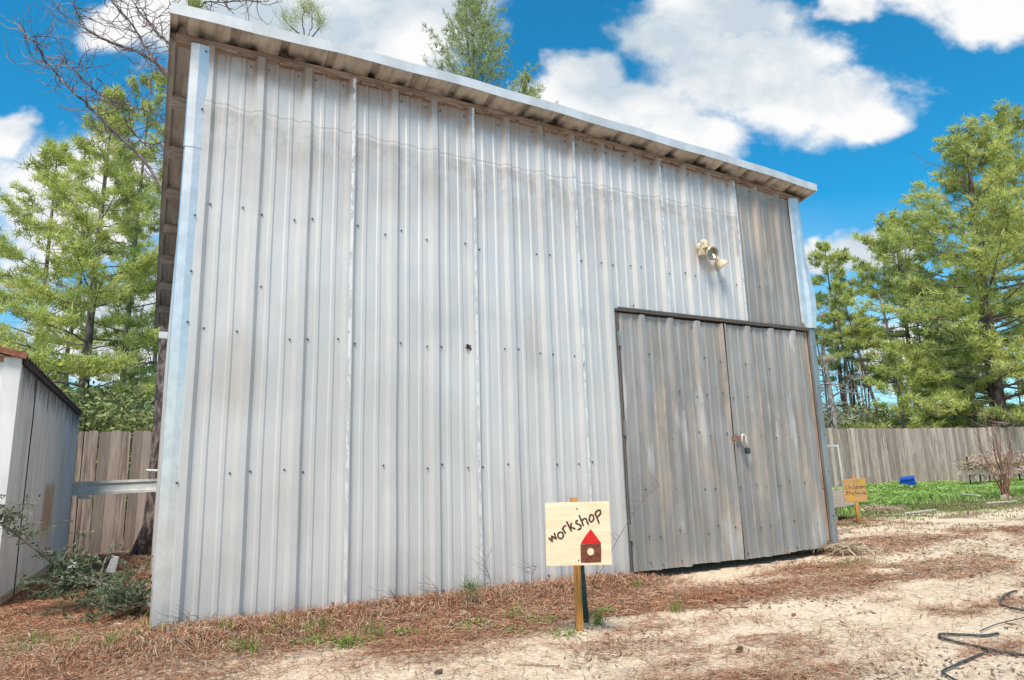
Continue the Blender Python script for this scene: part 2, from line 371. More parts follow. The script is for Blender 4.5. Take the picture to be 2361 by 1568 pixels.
        if dark == 3:                                              # worn bright leaf shapes on the right leaf
            for (cx, cz, rx, rz) in ((4.86, 1.12, .045, .42), (5.12, .72, .05, .36), (5.36, 1.15, .035, .40), (4.80, 1.35, .05, .14)):
                ex = q.math('DIVIDE', q.math('SUBTRACT', x, cx), rx); ez = q.math('DIVIDE', q.math('SUBTRACT', z, cz), rz)
                e = q.math('SQRT', q.math('ADD', q.math('MULTIPLY', ex, ex), q.math('MULTIPLY', ez, ez)))
                c = q.mix(q.ramp(q.math('ADD', e, q.math('MULTIPLY', q.math('SUBTRACT', mott, .5), 1.2)), 1.05, .6, 0, .9), c, (.60, .58, .55))
        rough = q.ramp(mott, .3, .7, .45, .62)
    q.color(c); q.roughness(rough); q.bump(q.math('ADD', q.math('MULTIPLY', big, 1.0), q.math('MULTIPLY', q.noise(80, 3), .02)), .02, .25)
    return q.m
M_WALL = metal_wall('weathered_galvanised_steel'); M_DOORL = metal_wall('dark_weathered_steel', 2); M_DOORR = metal_wall('dark_weathered_steel_worn', 3)
M_DARKP = metal_wall('grey_weathered_steel', True)
M_SHINY = two_tone('bright_zinc_flashing', (.66, .65, .64), (.76, .75, .74), 14, rough=.30, metal=.6)
M_FASCIA = two_tone('zinc_roof_trim', (.60, .60, .60), (.74, .74, .74), 5, (1, 1, .4), rough=.45, metal=.4)
M_STEEL = two_tone('grey_steel_trim', (.27, .28, .28), (.37, .38, .38), 10, (1, 1, .3), rough=.42, metal=.6)
M_ROOFU = None
def roof_mat():
    q = Mat('grimy_roof_underside', .6, .25, .4); x, y, z = q.xyz()
    a = q.noise(6, 6, (1, .4, 1), rough=.65); st = q.noise(22, 4, (1, .15, 1), (2, 0, 0), .6)
    c = q.mix(q.ramp(a, .3, .7), (.42, .385, .35), (.60, .57, .53)); c = q.mix(q.ramp(st, .5, .75, 0, .5), c, (.17, .13, .10))
    dark_band = q.math('MULTIPLY', q.math('MULTIPLY', q.ramp(y, -.10, -.01), q.ramp(y, .12, .02)), q.ramp(q.noise(5, 5, (1, 1, 1), (4, 4, 4)), .42, .62, .1, 1))  # near-black patches in a band along the front wall line
    c = q.mix(dark_band, c, (.025, .02, .018)); q.color(c); return q.m
M_ROOFU = roof_mat()
M_WOOD = two_tone('weathered_framing_wood', (.16, .10, .075), (.36, .26, .20), 7, (1, 6, 9), lo=.3, hi=.7, bump=.004)
M_RAFT = two_tone('grey_brown_purlin_wood', (.30, .22, .18), (.52, .43, .36), 8, (1, 5, 9), lo=.3, hi=.7, bump=.004)
M_JAMB = two_tone('orange_stained_lumber', (.28, .17, .11), (.50, .36, .26), 9, (6, 6, .6), lo=.3, hi=.7)
M_DARKIN = flat('dark_header_steel', (.13, .115, .105), .6)
M_SCREW = two_tone('oxidised_screw_metal', (.09, .09, .095), (.22, .22, .22), 300, rough=.45, metal=.7)
M_SCREWB = two_tone('bright_screw_metal', (.45, .45, .45), (.62, .62, .62), 300, rough=.35, metal=.7)
M_RUST = two_tone('rusty_iron', (.16, .05, .025), (.30, .12, .06), 60, rough=.8)
M_CHROME = flat('worn_plated_steel', (.74, .71, .66), .35, .4)
M_BLACK = flat('black_plastic_and_gap_shade', (.018, .018, .02), .45)  # also backs the door gap, its shade put in as black

# ------------------------------------------------------------------ the workshop
PITCHR = .3048; RIB0 = .105; BW = 5.583; DEPTH = 4.42
def wall_top(x): return float(np.interp(x, [-.2, 0, .68, 1, 1.94, 2.86, 3.76, 4.66, 5.58, 5.9], [3.52, 3.522, 3.536, 3.546, 3.548, 3.534, 3.512, 3.485, 3.43, 3.41]))
def profile(x0, x1, h=.030, hm=.0068):
    """cross-section of ribbed sheet: list of (x, height)"""
    out = [(x0, None)]
    k0 = int(math.floor((x0-RIB0)/PITCHR))-1
    for k in range(k0, k0+60):
        c = RIB0+k*PITCHR
        for (a, b) in ((-.044, 0), (-.020, h), (.020, h), (.044, 0), (.084, 0), (.094, hm), (.112, hm), (.122, 0), (.183, 0), (.193, hm), (.211, hm), (.221, 0)):
            xx = c+a
            if x0 < xx < x1: out.append((xx, b))
    out.append((x1, None))
    ks = [p for p in out if p[1] is not None]
    # heights at the cut ends
    def hh(x):
        d = ((x-RIB0+PITCHR/2) % PITCHR)-PITCHR/2
        return float(np.interp(d, [-.1524, -.122, -.112, -.094, -.084, -.044, -.020, .020, .044, .084, .094, .112, .122, .1524], [0, 0, hm, hm, 0, 0, h, h, 0, 0, hm, hm, 0, 0]))
    return [(x, hh(x) if b is None else b) for x, b in out]
def sheet(x0, x1, zb, zt, y0=0.0, nz=16, seed=0, wav=.0035):
    P = profile(x0, x1); V = []; m = MB(); r = np.random.default_rng(seed)
    ph = r.random(4)*6
    for i in range(nz+1):
        t = i/nz
        for x, h in P:
            z = zb(x)+(zt(x)-zb(x))*t
            w = wav*(math.sin(z*2.6+ph[0]+x*3)+.6*math.sin(z*6.3+ph[1]+x*9)+.5*math.sin(x*21+ph[2]+z))
            V.append((x+.0015*math.sin(z*5+ph[3]), y0-h-.0*w-w*.6, z))
    n = len(P)
    return m.add(V, [(i*n+j, i*n+j+1, (i+1)*n+j+1, (i+1)*n+j) for i in range(nz) for j in range(n-1)])
def build_workshop():
    B = empty('workshop_building', (0, 0, 0), 'tall lean-to workshop clad in ribbed grey metal with a dark double door', 'metal building')
    seams = [0.03]+[RIB0+.9144*k for k in range(1, 6)]+[5.50]
    zb = lambda x: -.12
    HD = 2.078
    panels = []
    for k in range(6):
        a, b = seams[k]-(.03 if k else 0), seams[k+1]+(.02 if k < 5 else .03)
        yo = .0 if k % 2 else -.0025
        if k < 3: pb = zb
        elif k == 3: pb = lambda x: -.12 if x < 3.19 else HD
        else: pb = lambda x: HD
        if k == 3:
            sheet(a, 3.205, zb, lambda x: wall_top(x)-.01, yo, 16, 33).build('wall_panel', M_WALL, B)
            o = sheet(3.205, b, lambda x: HD, lambda x: wall_top(x)-.01, yo, 8, 33).build('wall_panel', M_WALL, B)
        else:
            mt = M_DARKP if k == 5 else M_WALL
            o = sheet(a, b, pb, lambda x: wall_top(x)-.01, yo, 16 if k < 3 else 8, k).build('wall_panel', mt, B)
            if k == 5: o['label'] = 'darker grey weathered wall panel over the door'
    # other walls: ribbed sheets round the shell
    def roof_z(x, y): return wall_top(min(max(x, -.2), 5.8))+.035-.2257*y
    def side(xp, sgn):
        P = profile(.03, DEPTH-.06); m = MB(); n = len(P); V = []
        for i in range(2):
            for s, h in P: V.append((xp+sgn*h, s, -.35 if i == 0 else roof_z(xp, s)-.10))
        return m.add(V, [(j, j+1, n+j+1, n+j) for j in range(n-1)])
    side(.035, -1).build('side_wall', M_WALL, B); side(BW-.035, 1).build('side_wall', M_WALL, B)
    P = profile(.03, BW-.03); n = len(P)
    MB().add([(x, DEPTH-.06+h, z) for z in (-.35, roof_z(2, DEPTH)-.09) for x, h in P], [(j, j+1, n+j+1, n+j) for j in range(n-1)]).build('back_wall', M_WALL, B)
    # roof sheet with its ribs running down the slope
    m = MB(); xs = []; x = -.135
    while x < 5.70: xs.append(x); x += .3048
    V = []; pr = []
    for c in xs:
        for a, h in ((0, 0), (.035, .0), (.05, .032), (.085, .032), (.10, 0), (.155, 0), (.165, .006), (.19, .006), (.20, 0)):
            if c+a < 5.705: pr.append((c+a, h))
    pr.append((5.705, 0)); n = len(pr)
    ys = [-.158, 0, 1.5, 3.0, DEPTH+.05]
    for y in ys:
        for x, h in pr: V.append((x, y, wall_top(x)+.042-.2257*y+h))
    F = [(i*n+j, i*n+j+1, (i+1)*n+j+1, (i+1)*n+j) for i in range(len(ys)-1) for j in range(n-1)]
    m.add(V, F).build('roof_sheet', M_ROOFU, B)
    # folded trim round the raised front eave
    m = MB(); V = []; xs = np.linspace(-.14, 5.712, 24)
    for i, x in enumerate(xs):
        z = wall_top(x)+.042+.2257*.16+.004*math.sin(i*1.9)+.006*math.sin(x*1.3); y = -.164
        V += [(x, y-.004, z-.020), (x, y-.008, z+.052), (x, y+.10, z+.034)]
        V += [(x, y-.001, z-.020), (x, y-.005, z+.049), (x, y+.10, z+.031)]
    F = []
    for i in range(len(xs)-1):
        a, b = i*6, i*6+6
        F += [(a, b, b+1, a+1), (a+1, b+1, b+2, a+2), (a+3, a+4, b+4, b+3), (a+4, a+5, b+5, b+4), (a, a+3, b+3, b)]
    F += [(0, 1, 4, 3), (1, 2, 5, 4)]; e = (len(xs)-1)*6; F += [(e, e+3, e+4, e+1), (e+1, e+4, e+5, e+2)]
    m.add(V, F).build('eave_trim', M_FASCIA, B)
    for xp, s in ((-.137, -1), (5.708, 1)):                        # rake trims down both sides
        m = MB(); z0 = wall_top(xp)+.042
        m.add([(xp, y, z0-.2257*y+dz) for y in (-.155, DEPTH+.06) for dz in (-.018, .05)]+[(xp-s*.05, y, z0-.2257*y+.046) for y in (-.155, DEPTH+.06)]
              + [(xp-s*.003, y, z0-.2257*y+dz) for y in (-.155, DEPTH+.06) for dz in (-.018, .05)],
              [(0, 2, 3, 1), (1, 3, 5, 4), (6, 7, 9, 8), (0, 6, 8, 2)]).build('rake_trim', M_FASCIA if s > 0 else M_RAFT, B)
    # purlins poking out on the left
    for k in range(8):
        y = .0188+.548*k+(.03 if k == 0 else 0); dz = -.052
        m = MB(); a = np.array((-.10, y, wall_top(-.1)+.038-.2257*y+dz+.012)); b = np.array((BW+.06, y, wall_top(BW)+.038-.2257*y+dz+.012))
        if k == 0:
            pts = np.linspace(-.10, BW+.05, 20)
            for i in range(19):
                x0, x1 = pts[i], pts[i+1]
                m.beam((x0, .012, wall_top(x0)+.004), (x1, .012, wall_top(x1)+.004), .05, .062)
            m.build('top_plate', M_WOOD, B)
        else:
            m.beam(a, b, .05, .075); m.build('purlin', M_RAFT, B)
        # grimy lip of wood and nests right above the sheets
    m = MB(); r = random.Random(5)
    for i in range(70):
        x = .05+i*.079; w = .05+r.random()*.05; h = .006+r.random()*.014
        m.box((x, -.020-r.random()*.012, wall_top(x)-.012-h), (x+w, -.004, wall_top(x)-.006))
    m.build('dirt_lip', M_WOOD, B)
    # corner trims
    def trim(pts, name, label=None, mat=M_SHINY):
        m = MB(); V = []
        for (z, sec) in pts: V += [(x, y, z) for x, y in sec]
        n = len(pts[0][1]); k = len(pts)
        m.add(V, [(i*n+j, i*n+j+1, (i+1)*n+j+1, (i+1)*n+j) for i in range(k-1) for j in range(n-1)])
        o = m.build(name, mat, B)
        if label: o['label'] = label
        return o
    def secL(z):
        w = .003*math.sin(z*3.1)+.002*math.sin(z*7)
        return [(-.004, .09), (-.012, .004), (-.006+w*.3, -.028+w), (.040, -.034+w), (.098, -.026+w*.5), (.101, -.002)]
    L = [(z, secL(z)) for z in np.linspace(-.12, 3.50, 30)]
    cl = trim([p for p in L if p[0] < 3.0], 'corner_trim', 'bright folded corner flashing at the left end of the front')
    trim([(z, [(x+(-.003 if i < 4 else .002), y-.003) for i, (x, y) in enumerate(secL(z))]) for z in np.linspace(2.80, 3.50, 9)], 'corner_trim')
    def secR(z):
        b = .035*math.exp(-((z-2.35)/.32)**2); f = .03*sst(2.5, 3.2, z); w = .004*math.sin(z*5)
        return [(5.455-.0+(.055*sst(2.15, 2.0, z)), -.010), (5.465+(.050*sst(2.15, 2.0, z)), -.028), (5.52, -.034+w), (5.548, -.040-b*.6+w), (5.588+b, -.034-b), (5.590+b*.9, .08)]
    trim([(z, secR(z)) for z in np.linspace(2.08, 3.425, 26)], 'corner_trim', 'bright warped corner flashing at the upper right of the front')
    trim([(z, [(5.515, -.008), (5.518, -.032), (5.55, -.036+.003*math.sin(z*6)), (5.587+.01*sst(1.2, 2.05, z), -.034), (5.589, .08)]) for z in np.linspace(-.10, 2.085, 20)], 'corner_trim', 'dull steel corner flashing beside the door', M_STEEL)
    # door header, jambs
    m = MB(); m.box((3.20, -.046, 2.050), (5.515, .03, 2.068)); m.box((3.20, -.050, 2.066), (5.515, -.044, 2.078)); m.build('door_header', M_DARKIN, B)
    MB().box((5.476, -.006, .08), (5.508, .05, 2.044)).box((5.482, -.012, .55), (5.500, -.0065, 1.02)).build('jamb_or_gap_shade', M_JAMB, B)
    MB().box((3.206, -.012, -.10), (3.222, .06, 2.044)).build('jamb_or_gap_shade', M_DARKIN, B)  # dark jamb strip, its tone drawing the shaded gap at the left leaf
    # door leaves: ribbed sheet on a timber frame
    def leaf(x0, x1, z0, z1, y0, mat, seed, nm):
        D = empty('door_leaf', ((x0+x1)/2, 0, z0)); D.parent = B; D['label'] = nm
        bpy.context.view_layer.update()
        mid = (x0+x1)/2
        sh = MB()
        # two sheets lapped: the right part of each leaf hangs a little lower
        for (a, b, dz, dy) in ((x0, mid+.03, 0.0, 0), (mid-.02, x1, .018, -.004)):
            q = sheet(a, b, lambda x: z0(x)-dz, z1, y0+dy, 12, seed, .003); sh.add(np.concatenate(q.v), q.f)
        sh.build('door_panel', mat, D)
        fr = MB(); t = .038; zz0 = z0(mid)+.03; zt = z1(mid)-.03
        for (a, b) in (((x0+.02, zz0), (x0+.11, zt)), ((x1-.11, zz0), (x1-.02, zt)), ((x0+.112, zz0), (x1-.112, zz0+.09)), ((x0+.112, zt-.09), (x1-.112, zt)), ((x0+.112, 1.0), (x1-.112, 1.09))):
            fr.box((a[0], y0+.006, a[1]), (b[0], y0+.006+t, b[1]))
        fr.build('door_frame', M_WOOD, D)
        return D
    _l = leaf
    def leaf2(x0, x1, za, zb_, zta, ztb, y0, mat, seed, nm):
        D = empty('door_leaf', ((x0+x1)/2, 0, za)); D.parent = B; D['label'] = nm; bpy.context.view_layer.update()
        lo = lambda x: za+(zb_-za)*(x-x0)/(x1-x0); hi = lambda x: zta+(ztb-zta)*(x-x0)/(x1-x0); mid = (x0+x1)/2; sh = MB()
        for (a, b, dz, dy) in ((x0, mid+.03, 0.0, 0), (mid-.02, x1, -.012, -.004)):
            q = sheet(a, b, lambda x: lo(x)-dz, hi, y0+dy, 12, seed, .004); sh.add(np.concatenate(q.v), q.f)
        sh.build('door_panel', mat, D); fr = MB(); t = .038; zz0 = max(za, zb_)+.02; zt = min(zta, ztb)-.03
        for (a, b) in (((x0+.02, zz0), (x0+.11, zt)), ((x1-.11, zz0), (x1-.02, zt)), ((x0+.112, zz0), (x1-.112, zz0+.09)), ((x0+.112, zt-.09), (x1-.112, zt)), ((x0+.112, 1.0), (x1-.112, 1.09))):
            fr.box((a[0], y0+.008, a[1]), (b[0], y0+.008+t, b[1]))
        fr.build('door_frame', M_WOOD, D)
        return D
    DL = leaf2(3.228, 4.360, .012, .000, 2.036, 2.028, -.012, M_DOORL, 11, 'left door leaf with pale corroded streaks low down')
    DR = leaf2(4.376, 5.462, .006, .016, 2.030, 2.034, -.012, M_DOORR, 12, 'right door leaf with the padlock hasp')
    MB().box((4.352, .0, .02), (4.384, .03, 2.02)).build('jamb_or_gap_shade', M_BLACK, B)  # black backing strip, stands in for shade in the gap between leaves
    for z in (1.82, 1.10, .30):                                    # hinges on the left jamb
        m = MB(); m.box((3.204, -.020, z-.06), (3.236, -.014, z+.06)); m.tube([(3.218, -.026, z-.062), (3.218, -.026, z+.062)], .007, 8); m.build('hinge', M_STEEL, DL)
    m = MB(); m.box((4.345, -.044, .995), (4.475, -.038, 1.035)); m.box((4.345, -.050, 1.0), (4.360, -.044, 1.03)); m.tube([(4.452, -.038, 1.015), (4.452, -.075, 1.015), (4.458, -.080, 1.012)], .006, 6)
    m.build('hasp', two_tone('rust_spotted_steel', (.22, .085, .045), (.27, .22, .19), 40, rough=.8), DR)
    # screws (one shared mesh each)
    sm = MB(); sm.lathe([(0, .0085), (.0025, .008), (.003, .0055), (.007, .0052)], (0, 0, 0), (0, -1, 0), 8)
    s0 = sm.build('screw', M_SCREW); s0me = s0.data; s1me = s0me.copy(); s1me.materials[0] = M_SCREWB
    bpy.data.objects.remove(s0)
    def screw(x, y, z, par, bright=False, sc=.85):
        o = bpy.data.objects.new('screw', s1me if bright else s0me); COL.objects.link(o); o.parent = par
        o.location = Vector((x, y, z))-Vector(par.matrix_world.translation); o.scale = (sc, 1, sc)
    r = random.Random(11); n = 0
    for row, (z, dz) in enumerate(((.03, .03), (.835, .02), (1.66, .02), (2.44, .03), (3.40, .0))):
        for k in range(0, 18):
            xr = RIB0+k*PITCHR
            for s in (-.062, .052):
                x = xr+s+r.uniform(-.006, .006); zz = z+r.uniform(-dz, dz)
                if x < .12 or x > 5.42: continue
                if x > 3.17 and zz < 2.1: continue
                if row == 4: zz = wall_top(x)-.075+r.uniform(-.01, .01)
                if r.random() < (.25 if row else .4): continue
                if n < 98: screw(x, -.0045, zz, B); n += 1
    for k in range(11, 18):
        xr = RIB0+k*PITCHR
        for s in (-.06, .052):
            if 3.22 < xr+s < 5.42 and n < 98: screw(xr+s, -.005, 2.115, B); n += 1
    for z in (3.46, 3.06, 2.36, 2.01, 1.70, .78, .05):
        screw(.075, -.036, z, cl, z < .1, .9)
    for z in (2.6, 1.9, 1.5, 1.05, .7, .3): screw(5.56, -.037, z, B, False, .8)
    for D, x0, x1 in ((DL, 3.228, 4.368), (DR, 4.376, 5.452)):
        for z in (2.0, 1.68, 1.38, 1.05, .62, .27, .05):
            for k in range(10, 18):
                xr = RIB0+k*PITCHR
                for s in (-.06, .055):
                    x = xr+s+r.uniform(-.01, .01)
                    if x0+.03 < x < x1-.03 and r.random() < .62: screw(x, -.020, z+r.uniform(-.03, .03), D, r.random() < .35, .85)
    return B
build_workshop()

# ------------------------------------------------------------------ floodlight and padlock on the front
M_CREAM = two_tone('aged_cream_paint', (.50, .40, .27), (.68, .60, .46), 40, rough=.5)
M_LAMP = two_tone('silvered_lamp_glass', (.42, .36, .27), (.58, .52, .43), 60, rough=.22, metal=.75)
def build_floodlight():
    c = np.array((4.19, -.005, 2.715))
    T = empty('floodlight', c, 'cream twin head floodlight on the ribbed wall above the door', 'outdoor light')
    m = MB(); V = []
    m.lathe([(0, .052), (.02, .052), (.030, .045), (.034, .02)], c+(0, -.02, 0), (0, -1, 0), 20)
    m.box((-.042, -.075, -.075), (.042, -.022, .02), None, c)
    m.tube([c+(.0, -.05, .045), c+(0, -.075, .03), c+(0, -.08, -.02)], [.034, .038, .036], 10)
    m.tube([c+(.03, -.05, -.02), c+(.085, -.06, -.045), c+(.118, -.066, -.075)], [.018, .019, .018], 10)
    m.build('housing', M_CREAM, T, smooth=False)
    MB().box((-.006, -.1145, .004), (.004, -.111, .014), None, c).build('indicator', flat('red_lens', (.4, .05, .02), .3), T)
    def head(o, ax, nm):
        ax = unit(np.array(ax, float)); H = MB()
        H.lathe([(-.065, .019), (-.035, .019), (-.033, .023), (-.028, .023), (-.026, .019), (-.015, .022), (.010, .045), (.035, .060), (.045, .063), (.048, .061)], o, ax, 26)
        h = H.build('lamp_head', M_CREAM, T)
        H = MB(); H.lathe([(.0482, .060), (.0485, .050), (.046, .03), (.041, .012), (.040, .001)], o, ax, 26); H.build('lens', M_LAMP, h, smooth=True)
        return h
    for o, ax in ((c+(.018, -.10, -.065), (-.12, -.92, -.35)), (c+(.165, -.075, -.125), (.55, -.30, -.78))): head(np.array(o), ax, '')
build_floodlight()
def build_padlock():
    c = np.array((4.435, -.070, 1.012)); T = empty('padlock', c, 'open padlock with a long shackle hanging from the rusty hasp', 'padlock')
    a = np.linspace(0, math.pi, 9); r = .021
    pts = [c+(.0, 0, -.055), c+(.0, 0, -.0)]+[c+(r-r*math.cos(t), -.002, .012+r*math.sin(t)) for t in a]+[c+(.044, -.002, -.02), c+(.050, -.002, -.085)]
    MB().tube(pts, .0085, 8).build('shackle', M_CHROME, T, smooth=True)
    m = MB(); m.box((.034, -.016, -.128), (.072, .014, -.082), None, c)
    for i in range(4): m.lathe([(0, .0155), (.008, .0155)], c+(.0, -.001, 0)+np.array((.037+i*.0088, 0, -.118)), (1, 0, 0), 12)
    m.build('lock_body', flat('dull_lock_metal', (.07, .07, .07), .4, .3), T)
build_padlock()

def small_marks():
    c = at_y(1080, 799, -.012); r = random.Random(3); m = MB()
    for i in range(22): m.lathe([(-.006, .002), (0, .006), (.006, .002)], c+np.array((r.gauss(0, .009), -.002, r.gauss(0, .008))), (r.random(), -1, r.random()), 6)
    tag(m.build('mud_nest', M_BLACK, None, c), 'small black crusty nest stuck to the middle of the wall', 'nest')
    for (px, py, w, h, c_, lab) in ((602, 661, .007, .010, M_RUST, 'rust spot low on the left part of the wall'),):
        c = at_y(px, py, -.004); tag(MB().lathe([(0, w), (.002, w*.7)], c, (0, -1, 0), 9).build('rust_spot', c_, None, c), 'small rust spot left of centre on the pale wall', 'rust spot')  # thin disc standing for a rust spot on the sheet
small_marks()

# ------------------------------------------------------------------ painted signs
M_PLY = None
def ply(name, a, b):
    q = Mat(name, .6, 0, .3); g = q.noise(5, 5, (1, 1, 9), rough=.6, dist=.4); g2 = q.noise(22, 3, (1, 1, 7))
    q.color(q.mix(q.ramp(q.math('ADD', g, q.math('MULTIPLY', g2, .25)), .42, .85), a, b)); return q.m
M_PLY = ply('pale_plywood', (.92, .74, .53), (.82, .60, .39)); M_PLY2 = ply('weathered_plywood', (.58, .34, .14), (.44, .25, .10))
M_STAKE = two_tone('new_pine_stake', (.62, .30, .085), (.40, .17, .045), 9, (26, 26, .7), lo=.42, hi=.6)
M_PAINT = flat('dark_brown_paint', (.075, .048, .036), .6); M_RED = flat('red_paint', (.62, .02, .02), .5)
M_BRN = two_tone('brushed_brown_paint', (.22, .075, .04), (.13, .04, .025), 30, (1, 1, 4)); M_YEL = flat('yellow_paint', (.75, .5, .02), .6)
M_GREY = flat('faded_grey_paint', (.13, .09, .05), .7)
def make_sign(name, label, c, corners_px, zc, depth, stake, mat, strokes, sw, fills, screws, dark, smat):
    """board in its own plane: corners_px are TL TR BR BL in the pixels of a close-up, zc the same in frame pixels"""
    TL, TR, BR, BL = [np.array(at(px, py, d)) for (px, py), d in zip(zc, depth)]
    T = empty(name, c, label, 'sign')
    n = unit(np.cross(TR-TL, BL-TL)); n = -n if n@(CAM-TL) < 0 else n
    th = .009
    m = MB(); F = np.array([TL, TR, BR, BL]); m.add(np.concatenate([F, F-n*th]), [(0, 3, 2, 1), (4, 5, 6, 7), (0, 1, 5, 4), (1, 2, 6, 5), (2, 3, 7, 6), (3, 0, 4, 7)])
    brd = m.build('board', mat, T)
    # homography from close-up pixels to board fractions
    def P(q, lift):
        A = []; B = []
        for (x, y), (u, v) in zip(corners_px, ((0, 0), (1, 0), (1, 1), (0, 1))):
            A += [[x, y, 1, 0, 0, 0, -u*x, -u*y], [0, 0, 0, x, y, 1, -v*x, -v*y]]; B += [u, v]
        h = np.linalg.solve(np.array(A, float), np.array(B, float)); w = h[6]*q[0]+h[7]*q[1]+1
        u, v = (h[0]*q[0]+h[1]*q[1]+h[2])/w, (h[3]*q[0]+h[4]*q[1]+h[5])/w
        return TL+(TR-TL)*u+(BL-TL)*v+((BR-BL)-(TR-TL))*u*v+n*lift
    kk = 0
    def ribbon(m, pts, wd, lift):
        pts = [np.array(p, float) for p in pts]; D = []
        for a, b in zip(pts[:-1], pts[1:]):
            k = max(1, int(np.linalg.norm(b-a)/(wd*.6)))
            D += [a+(b-a)*i/k for i in range(k)]
        D.append(pts[-1]); D = np.array(D); t = unit(np.gradient(D, axis=0)); nn = np.stack([-t[:, 1], t[:, 0]], 1); k = len(D)
        w = wd/2*(1+.16*np.sin(np.arange(k)*1.7)); w[0] *= .7; w[-1] *= .55
        V = [P(D[i]+nn[i]*w[i], lift) for i in range(k)]+[P(D[i]-nn[i]*w[i], lift) for i in range(k)]
        m.add(V, [(i, i+1, k+i+1, k+i) for i in range(k-1)])
    m = MB()
    for s in strokes: ribbon(m, s, sw, .0012+.00012*(kk % 6)); kk += 1
    m.build('lettering', dark, T)
    for nm, polys, mt, lift in fills:
        m = MB()
        for pl in polys:
            if pl[0] == 'r': ribbon(m, pl[1], pl[2], lift)
            else: m.add([P(q, lift) for q in pl], [tuple(range(len(pl)))])
        m.build(nm, mt, T)
    for q in screws: MB().lathe([(0, .0045), (.0015, .004)], P(q, 0), n, 8).build('screw', M_SCREW, T)
    a, b, w = stake; m = MB(); off = -n*(th+w*.28)
    m.beam(np.array(a)+off*1.0, np.array(b)+off, w, w*.5, n); m.build('stake', smat, T)
    return T
def ell(cx, cy, rx, ry, n=18, a0=0, a1=2*math.pi, tilt=0):
    out = []
    for i in range(n):
        a = a0+(a1-a0)*i/(n-1); x, y = rx*math.cos(a), ry*math.sin(a)
        out.append((cx+x*math.cos(tilt)-y*math.sin(tilt), cy+x*math.sin(tilt)+y*math.cos(tilt)))
    return out
WS = [[(72, 848), (145, 930), (128, 815), (218, 880), (178, 752)],
      ell(300, 806, 52, 62, 20, -1.4, 5.0),
      [(328, 668), (352, 700), (398, 775)], [(346, 690), (362, 640), (412, 612)],
      [(415, 540), (512, 738)], [(512, 568), (488, 650), (585, 684)],
      [(636, 522), (596, 540), (592, 580), (650, 600), (692, 625), (685, 680), (618, 704)],
      [(655, 422), (742, 636)], [(700, 545), (745, 490), (790, 492), (812, 560), (838, 612)],
      ell(893, 484, 42, 68, 20, -1.3, 5.0, .12),
      [(960, 385), (1000, 480), (1040, 592)], [(962, 388), (1010, 336), (1062, 334), (1072, 385), (1030, 440), (985, 462)]]
circ = ell(870, 1118, 64, 70, 22)[:-1]
def wsign():
    base = at_z(1338, 1455, -.03)
    house = [[(680, 975), (705, 920), (785, 800), (875, 688), (965, 810), (1030, 900), (1068, 945), (1068, 966), (870, 968)]]
    body = [[(676, 985), (870, 972), (1066, 962), (1074, 1100), (1068, 1318), (860, 1328), (680, 1326)]]
    make_sign('workshop_sign', 'pale plywood sign painted with the word workshop and a small red roofed house', base,
              [(12, 198), (1232, 168), (1275, 1368), (28, 1390)], [(1257, 1160), (1404, 1156), (1411, 1302), (1260, 1305)], [3.37, 3.37, 3.33, 3.33],
              (base+np.array((0, 0, -.15)), np.array((base[0]-.002, base[1]+.0, z_over(1329, 1148, base[0], base[1]))), .0375), M_PLY, WS, 33,
              [('painted_roof', house, M_RED, .0016), ('painted_house', body, M_BRN, .0012), ('painted_window', [circ], M_PLY, .0022)], [(618, 308), (640, 1286)], M_PAINT, M_STAKE)
wsign()
CP = [ell(212, 760, 22, 32, 12, -1.0, -5.4), [(243, 705), (247, 788)], [(247, 750), (268, 742), (276, 784)], [(300, 735), (303, 782)], [(322, 700), (326, 780)],
      ell(356, 757, 14, 22, 12), [(372, 690), (378, 778)], [(392, 728), (398, 776)], [(394, 745), (404, 730), (416, 730)],
      [(418, 755), (444, 748), (438, 730), (422, 742), (424, 770), (446, 772)], [(456, 728), (460, 776)], [(458, 742), (478, 730), (486, 770)],
      [(524, 725), (505, 730), (508, 748), (524, 755), (520, 776), (500, 776)],
      [(205, 822), (210, 882)], [(205, 824), (228, 822), (232, 842), (208, 850)], [(246, 815), (250, 868)], ell(272, 858, 12, 14, 10), [(286, 842), (290, 870)],
      [(300, 840), (312, 866)], [(326, 840), (310, 890)], [(345, 805), (350, 865)], [(348, 842), (364, 836), (370, 862)], ell(394, 850, 14, 14, 12),
      [(420, 834), (424, 860), (442, 858), (444, 832)], [(480, 832), (462, 838), (476, 848), (476, 860), (458, 862)], [(492, 848), (518, 844), (510, 832), (494, 838), (496, 860), (522, 860)]]
